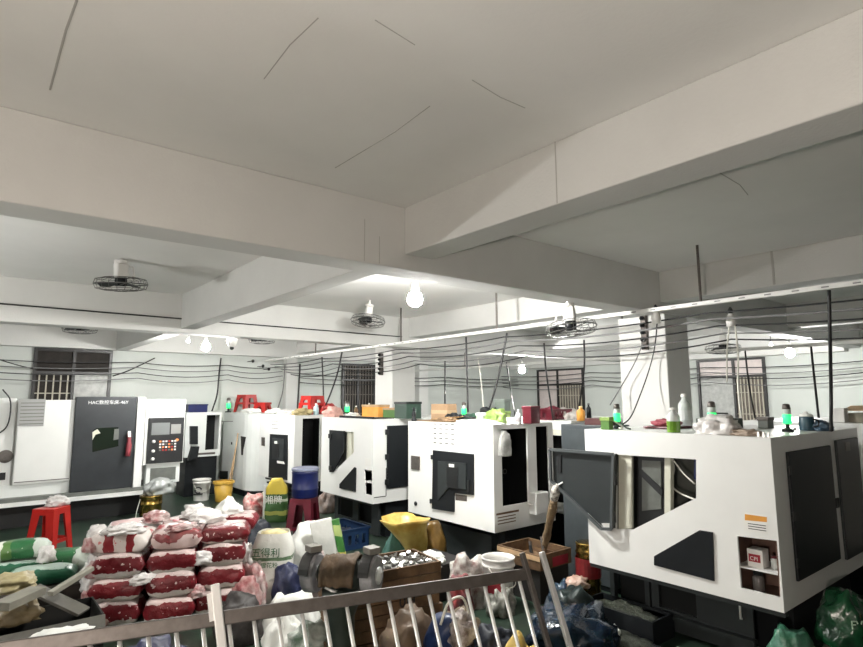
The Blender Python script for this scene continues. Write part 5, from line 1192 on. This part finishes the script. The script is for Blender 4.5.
# ---- stack of wooden crates, the top one full of steel parts
ca = Vector((2.44, 3.63, 0)); cr = math.atan2(-.12, .80)
def crate(z, h, L_, D_, label, off=0.0, open_top=True, print_=None):
    R = Matrix.Translation((ca.x+off, ca.y+off*.2, z)) @ Matrix.Rotation(cr, 4, 'Z')
    t = thing('wooden_crate', label, 'crate', (ca.x+off, ca.y+off*.2, z), 'stacked wooden crates')
    for sgn in (-1, 1):
        for k in range(2):
            MB().box((-L_/2, sgn*D_/2-.008, .004+k*h/2), (L_/2, sgn*D_/2+.008, (k+1)*h/2-.003), R).build('plank', wood, t)
        MB().box((sgn*(L_/2-.008)-.008, -D_/2+.009, .004), (sgn*(L_/2-.008)+.008, D_/2-.009, h-.003), R).build('plank', wood, t)
    MB().box((-L_/2+.017, -D_/2+.009, 0), (L_/2-.017, D_/2-.009, .012), R).build('base_board', wood, t)
    if print_:
        x_ = (R.to_3x3() @ Vector((1,0,0))); o_ = R @ Vector((.06, -D_/2-.0095, .025)); text('stencil', print_, h*.75, o_, x_, (0,0,1), ink, t)
    return t, R
crate(0, .16, .80, .40, 'lowest wooden crate of the stack in front of the grinder', -.02)
crate(.161, .16, .78, .40, 'second wooden crate from the bottom of the stack', .03)
crate(.322, .145, .78, .38, 'third wooden crate of the stack, stencilled 0H', .0, print_='0H')
tc_, R = crate(.468, .15, .80, .40, 'topmost wooden crate, full of shiny steel nuts', .0)
mb = MB()
for i in range(22):
    for j in range(10):
        q = R @ Vector((-.36+.72*i/21+RND.uniform(-.012,.012), -.165+.33*j/9+RND.uniform(-.012,.012), .105+RND.uniform(0,.03)))
        mb.lathe([(.0165,0),(.0165,.016)], q, 6, axis=(RND.uniform(-.5,.5), RND.uniform(-.5,.5), 1))
o = mb.build('hex_nuts', nuts_m, fix=False); tag(o, 'heap of shiny steel nuts filling the topmost crate', 'nuts'); o['kind'] = 'stuff'
nb_ = MB().box((-.375,-.18,.012), (.375,.18,.10), R).build('nut_layer', mat('nut_dark', (.05,.05,.05), .5, .5), tc_)
blob('bag', R @ Vector((-.02,-.50,-.468)), (.40, .36, .46), mat('brown_bag', (.13,.085,.05), .6, var=.5, bump=.5, bscale=10), 'brown burlap bag at the foot of the crate stack', 'bag', 107, .3)
blob('bag', R @ Vector((.42,-.44,-.468)), (.38, .34, .36), mat('brown_bag2', (.16,.11,.06), .6, var=.5, bump=.5, bscale=10), 'tan burlap bag right of the brown one below the crates', 'bag', 108, .3)
# things behind the crates
blob('cloth', Vector((3.665, 5.174, 0)), (.30, .28, .42), teal, 'teal cloth heaped behind the crate of nuts', 'cloth', 110, .3, top=.4)
yb_ = Vector((3.71, 4.784, 0)); mb = MB(); nu = 26; vs = []; nv = 12
for j in range(nv+1):
    t_ = j/nv
    for i in range(nu):
        a = 2*PI*i/nu; n1 = noise.noise(Vector((math.cos(a)*1.5, math.sin(a)*1.5, t_*2+4))); rr = (.05+.19*t_**1.1)*(1+.28*n1*(.4+t_))
        vs.append(yb_ + Vector((math.cos(a)*rr*1.15 - .10*t_, math.sin(a)*rr + .10*t_, .16+.42*t_*(1+.10*n1))))
mb.add(vs, [[j*nu+i, j*nu+(i+1)%nu, (j+1)*nu+(i+1)%nu, (j+1)*nu+i] for j in range(nv) for i in range(nu)] + [list(reversed(range(nu)))])
o = mb.build('plastic_bag', MATS['yellow_plastic_bag'], smooth=True, fix=False); o.modifiers.new('thick', 'SOLIDIFY').thickness = .004; tag(o, 'open yellow plastic bag spreading above the crates under the second machine', 'bag')
blob('bag', yb_ + Vector((.26,.10,0)), (.24, .30, .52), mat('amber_film', (.16,.09,.02), .3, var=.5, bump=.6, bscale=10), 'brown amber bag right of the open yellow bag', 'bag', 109, .3)
blob('bag', yb_, (.26, .22, .20), mat('mauve', (.30,.16,.17), .5, col2=(.45,.38,.35), scale=9, bump=.6, bscale=12), 'mauve crumpled bag below the yellow bag', 'bag', 112, .45)
board('steel_plate', Vector((3.55, 4.55, .28)), Vector((3.95, 4.05, .30)), .5, .03, dark, 'dark flat plate under the second machine', 'plate') if False else None
t = thing('parts_box', 'dark low box beside the crate of nuts', 'box', (3.4, 4.3, 0)); MB().box((3.25, 4.12, 0), (3.72, 4.58, .30)).build('body', mat('dkbox', (.014,.013,.013), .6, var=.3), t, bevel=.008); MB().box((3.23, 4.10, .30), (3.74, 4.60, .32)).build('lid', mat('dkbox2', (.02,.018,.018), .5, var=.3), t, bevel=.006)
blob('rag', (3.45, 4.25, .321), (.16, .3, .09), white_cl, 'small white rag on the dark low box', 'rag', 113, .5)
tr_ = Vector((3.625, 3.899, 0)); blob('rag', tr_ + Vector((-.06,.02,.0)), (.36, .34, .46), mat('rag_mix', (.55,.56,.52), .7, col2=(.16,.09,.08), scale=7, bump=.6, bscale=11), 'heap of white and dark rags left of the white bucket', 'rags', 114, .45)
blob('rag', tr_ + Vector((-.30,-.16,0)), (.22, .20, .36), mat('red_rag', (.28,.03,.03), .6, col2=(.08,.05,.05), scale=8, bump=.6, bscale=11), 'dark red rag at the foot of the white rag heap', 'rags', 115, .45)
blob('rag', tr_ + Vector((.02,-.30,0)), (.28, .22, .24), mat('dirty_white', (.42,.42,.38), .6, col2=(.12,.12,.10), scale=12, bump=.6, bscale=14), 'dirty white scraps in front of the rag heap', 'rags', 116, .55)
bk = Vector((3.742, 3.707, 0)); pb = pail('white plastic bucket behind the steel fence', bk, .42, .14, white_pl)
MB().plate([(-.06,.12),(.05,.12),(.05,.28),(-.06,.28)], (), 0, .003, lambda a, b, c: bk + fd*(.15+.02*b/.3) + rtv*(a-.05) + Vector((0,0,b)) + fd*c).build('red_label', ink_r, pb)
# wooden box and twisted cloth under the second machine
t = thing('wooden_box', 'wooden box of tools with a red label beside the second machine', 'crate', (4.25, 3.74, 0))
MB().box((4.06, 3.51, 0), (4.46, 3.97, .29)).build('stand', mat('standblack', (.012,.011,.01), .7), t)
for a, b in (((4.03, 3.48, .29), (4.05, 4.0, .355)), ((4.03, 3.48, .36), (4.05, 4.0, .42)), ((4.45, 3.48, .29), (4.47, 4.0, .355)), ((4.45, 3.48, .36), (4.47, 4.0, .42)), ((4.05, 3.48, .29), (4.45, 3.50, .42)), ((4.05, 3.98, .29), (4.45, 4.0, .42))): MB().box(a, b).build('plank', wood, t)
MB().box((4.05, 3.50, .29), (4.45, 3.98, .31)).build('plank', wood, t); MB().box((4.027, 3.48, .37), (4.0295, 4.0, .41)).build('rim_strip', wood_l, t)
MB().box((4.2, 3.4775, .30), (4.42, 3.4795, .38)).build('red_label', ink_r, t)
for k in range(6):
    x_ = 4.1+.055*k; MB().tube([(x_, 3.62+.05*(k % 3), .311), (x_+.02, 3.67+.05*(k % 3), .46+.02*(k % 2))], .014, 8).build('tool', dullsteel if k % 2 else dark, t)
a_ = Vector((4.08, 3.317, 1.006)); b_ = Vector((4.2, 3.561, 0.472))
t = thing('twisted_rag', 'twisted brown rag with a white mottled end hanging below the open hatch', 'rag', b_)
MB().tube(curve_pts([a_.lerp(b_, .18), a_.lerp(b_, .34)+Vector((0,-.005,0)), a_.lerp(b_, .52), a_.lerp(b_, .66), a_.lerp(b_, .84), b_], 4), [.034]*3+[.040]*3+[.036]*3+[.030]*3+[.032]*3+[.038]*3+[.028]*3, 10).build('brown_twist', mat('rag_olive', (.22,.15,.08), .6, var=.5, scale=12, bump=.5), t, smooth=True)
MB().tube(curve_pts([a_+Vector((.02,0,.04)), a_, a_.lerp(b_, .10), a_.lerp(b_, .20)], 4), [.012,.02,.03,.036,.038,.040,.040,.040,.040,.038,.036,.034,.03], 10).build('mottled_end', mat('mottle', (.68,.66,.60), .6, col2=(.08,.07,.06), scale=28), t, smooth=True)
MB().tube([a_+Vector((.02,0,.03)), (4.115, a_.y-.05, a_.z+.06)], .008, 6).build('hook', steel, t)
MB().tube([b_, (b_.x, b_.y, .311)], .012, 6).build('core_stick', wood, t)
# tins beside the nearest machine
x, y = 4.34, 3.20
t = thing('paint_tin', 'gold ribbed tin with a red label under the corner of the nearest machine', 'tin', (x, y, 0))
MB().lathe([(.10,0)]+[q for k in range(6) for q in ((.10,.02+.085*k),(.107,.04+.085*k),(.10,.06+.085*k))]+[(.10,.53),(.105,.54),(.09,.545)], (x,y,0), 22).build('can', gold, t, smooth=True)
MB().lathe([(.109,.26),(.109,.42)], (x,y,0), 22, capb=False, capt=False).build('red_label', mat('label_red', (.17,.01,.012), .45, var=.3, scale=30), t)
t = thing('paint_tin', 'short gold tin in front of the ribbed tin', 'tin', (4.06, 3.12, 0)); MB().lathe([(.09,0),(.09,.10),(.096,.11),(.09,.12),(.09,.22),(.096,.23),(.085,.235)], (4.06,3.12,0), 20).build('can', gold, t, smooth=True); MB().lathe([(.06,.235),(.06,.245)], (4.06,3.12,0), 16).build('lid', gold, t)
blob('rag', (4.05, 3.11, .246), (.2, .2, .09), mat('copper_rag', (.36,.20,.13), .5, col2=(.55,.42,.36), scale=10, bump=.6, bscale=12), 'copper coloured rag on the short gold tin', 'rag', 120, .45)
# crumpled blue plastic and bags at the front
bpp = Vector((3.311, 2.596, 0)); blob('plastic_sheet', bpp + Vector((.05,.05,0)), (.66, .60, .40), mat('navy_sheet', (.005,.012,.03), .16, col2=(.008,.022,.034), scale=6, bump=.9, bscale=9), 'crumpled dark blue plastic sheet beside the end of the fence', 'plastic sheet', 121, .35, rotz=-.4)
blob('plastic_sheet', bpp + Vector((.48,.38,0)), (.42, .34, .34), mat('teal_sheet', (.022,.036,.035), .3, var=.4, bump=.8, bscale=10), 'grey-green plastic pack behind the dark blue sheet', 'plastic sheet', 122, .35)
blob('plastic_bag', Vector((3.986, 3.179, -0)), (.30, .26, .30), mat('blue_film', (.008,.02,.055), .22, col2=(.05,.08,.10), scale=8, bump=.8, bscale=12), 'blue and pale plastic bag right of the fence posts', 'bag', 123, .4)
blob('rag', Vector((3.778, 2.604, 0.05)), (.14, .14, .12), white_cl, 'white scrap beside the bin of shavings', 'rag', 124, .5)
t = thing('floor_mat', 'black tray of scattered shavings at the bottom edge', 'tray', (3.72, 2.55, 0)); MB().box((3.50, 2.25, 0), (3.97, 2.80, .05)).build('pan', dark, t, bevel=.006); o = blob('shavings', (3.735, 2.53, .051), (.42, .5, .06), MATS['chips'], seed=125, amp=.5, parent=t); o['kind'] = 'stuff'
blob('cloth_bag', Vector((2.475, 2.909, 0)), (.36, .32, .46), mat('royal_bag', (.008,.025,.09), .4, var=.4, bump=.5, bscale=9), 'blue bag with white handles behind the fence', 'bag', 126, .3)
hb = Vector((2.475, 2.909, 0)); hbo = COL.objects[-1]; (MB().tube(curve_pts([hb+Vector((-.10,-.05,.42)), hb+Vector((-.04,-.06,.54)), hb+Vector((.06,-.08,.55)), hb+Vector((.12,-.09,.40))], 5), .008, 6).build('handle', cable_w, hbo, smooth=True))
blob('rag', hb + Vector((.02,-.10,.30)), (.20,.16,.20), mat('speckle_rag', (.6,.55,.52), .6, col2=(.12,.08,.07), scale=14, bump=.5), 'speckled white rag in the mouth of the blue bag', 'rag', 127, .4)
blob('cloth_bag', Vector((2.638, 2.775, 0)) + Vector((.12,0,0)), (.3, .28, .36), navy, 'navy bag right of the blue bag behind the fence', 'bag', 128, .3)
blob('plastic_bag', Vector((2.609, 2.432, 0)), (.42, .36, .45), yellow_cl, 'yellow bag at the bottom edge in front of the fence posts', 'bag', 129, .3, top=.6)
blob('bag', Vector((1.039, 4.094, 0)), (.45, .35, .32), mat('dk_blue_bag', (.02,.025,.07), .5, var=.4, bump=.5, bscale=10), 'dark blue bag under the fence at the lower left', 'bag', 130, .35)
blob('plastic_wrap', Vector((2.014, 3.823, 0)), (.36, .32, .28), mat('green_scrap', (.05,.10,.06), .5, col2=(.45,.48,.44), scale=7, bump=.6, bscale=10), 'green and white scraps under the grinder', 'plastic wrap', 131, .45)
blob('plastic_wrap', Vector((1.572, 3.82, 0)) + Vector((.35,.25,0)), (.34, .26, .30), white_cl, 'white pointed scrap behind the fence post', 'plastic wrap', 132, .4, top=.3)
# ---- bags at the right edge
rg = Vector((4.45, 1.36, 0))
blob('bag', rg + Vector((-.02,-.02,.26)), (.34, .30, .34), green_bag, 'glossy green printed bag at the right edge under the machine', 'bag', 140, .25, top=.8)
text('print', 'FV', .07, rg + Vector((-.17,-.10,.40)), rtv, (0,0,1), mat('palegreen_ink', (.4,.55,.42), .5), bpy.data.objects['bag.%03d' % 0] if False else COL.objects[-1])
blob('bag', rg + Vector((-.02,-.02,0)), (.40, .36, .27), mat('pale_bag', (.40,.42,.32), .4, col2=(.22,.24,.18), scale=7, bump=.6, bscale=11), 'pale greenish bag below the glossy green bag', 'bag', 141, .3)
blob('bag', rg + Vector((-.28,.20,0)), (.30, .28, .36), mat('greenfoil', (.02,.12,.06), .3, col2=(.10,.22,.17), scale=10, bump=.8, bscale=14), 'dark green foil bag left of the glossy green bag', 'bag', 142, .35)
blob('bag', rg + Vector((.40,.06,0)), (.32, .26, .42), mat('greyfilm', (.20,.20,.18), .35, col2=(.08,.08,.07), scale=7, bump=.7, bscale=10), 'grey plastic bag stuffed under the side of the nearest machine', 'bag', 143, .3)
t_ = blob('packet', rg + Vector((.32,-.16,0)), (.24, .22, .60), banded('packet_white_yellow', (.30,.28,.2), [(.33,(.70,.45,.05)),(.46,(.72,.70,.68))], wob=.02), 'white and yellow packet at the right edge', 'packet', 144, .15)
# ---- steel fence leaning in front
FD = Vector((-.0645, .2814, .9574)); A = Vector((-.55, 2.76, .95)); B = Vector((2.20, 1.975, .95)); D = (B-A).normalized(); nf = D.cross(FD).normalized()
t = thing('steel_fence', 'leaning steel fence with round bars in the foreground', 'fence', (1.1, 2.3, 0))
MB().bar(A, B, .03, .052, up=FD).build('top_rail', dullsteel, t, bevel=.004)
L_ = (B-A).length; n_ = int(L_/.0945)
bar0 = None
for i in range(n_):
    p_ = A + D*(.06+.0945*i); low = p_ - FD*(.95/FD.z)
    if bar0 is None:
        bar0 = MB().tube([low+FD*.002, p_-FD*.02], .0085, 8).build('bar', steel, t, smooth=True); base0 = p_
    else:
        c_ = bar0.copy(); COL.objects.link(c_); c_.parent = t; c_.location = bar0.location + (p_-base0)
MB().bar(A-FD*.86, B-FD*.86, .03, .04, up=FD).build('bottom_rail', dullsteel, t)
q = Vector((0.834, 2.372, 0.95)); MB().bar(q-FD*.98+Vector((0,-.02,0)), q+FD*.13+Vector((0,-.02,0)), .035, .035, up=D).build('post', steel, t, bevel=.004)
MB().bar(q+FD*.0+Vector((-.025,-.02,0)), q+FD*.10+Vector((-.025,-.02,0)), .012, .02, up=D).build('hinge_pin', steel, t)
for k, (px, m_) in enumerate(((Vector((2.193, 1.971, 0.95)), dullsteel), (Vector((2.28, 1.92, 0.95)), steel))):
    lean = (FD + Vector((-.03, .0, 0))).normalized()
    MB().bar(px - lean*.985, px + lean*.10, .026, .024, up=D).build('end_post', m_, t, bevel=.004)
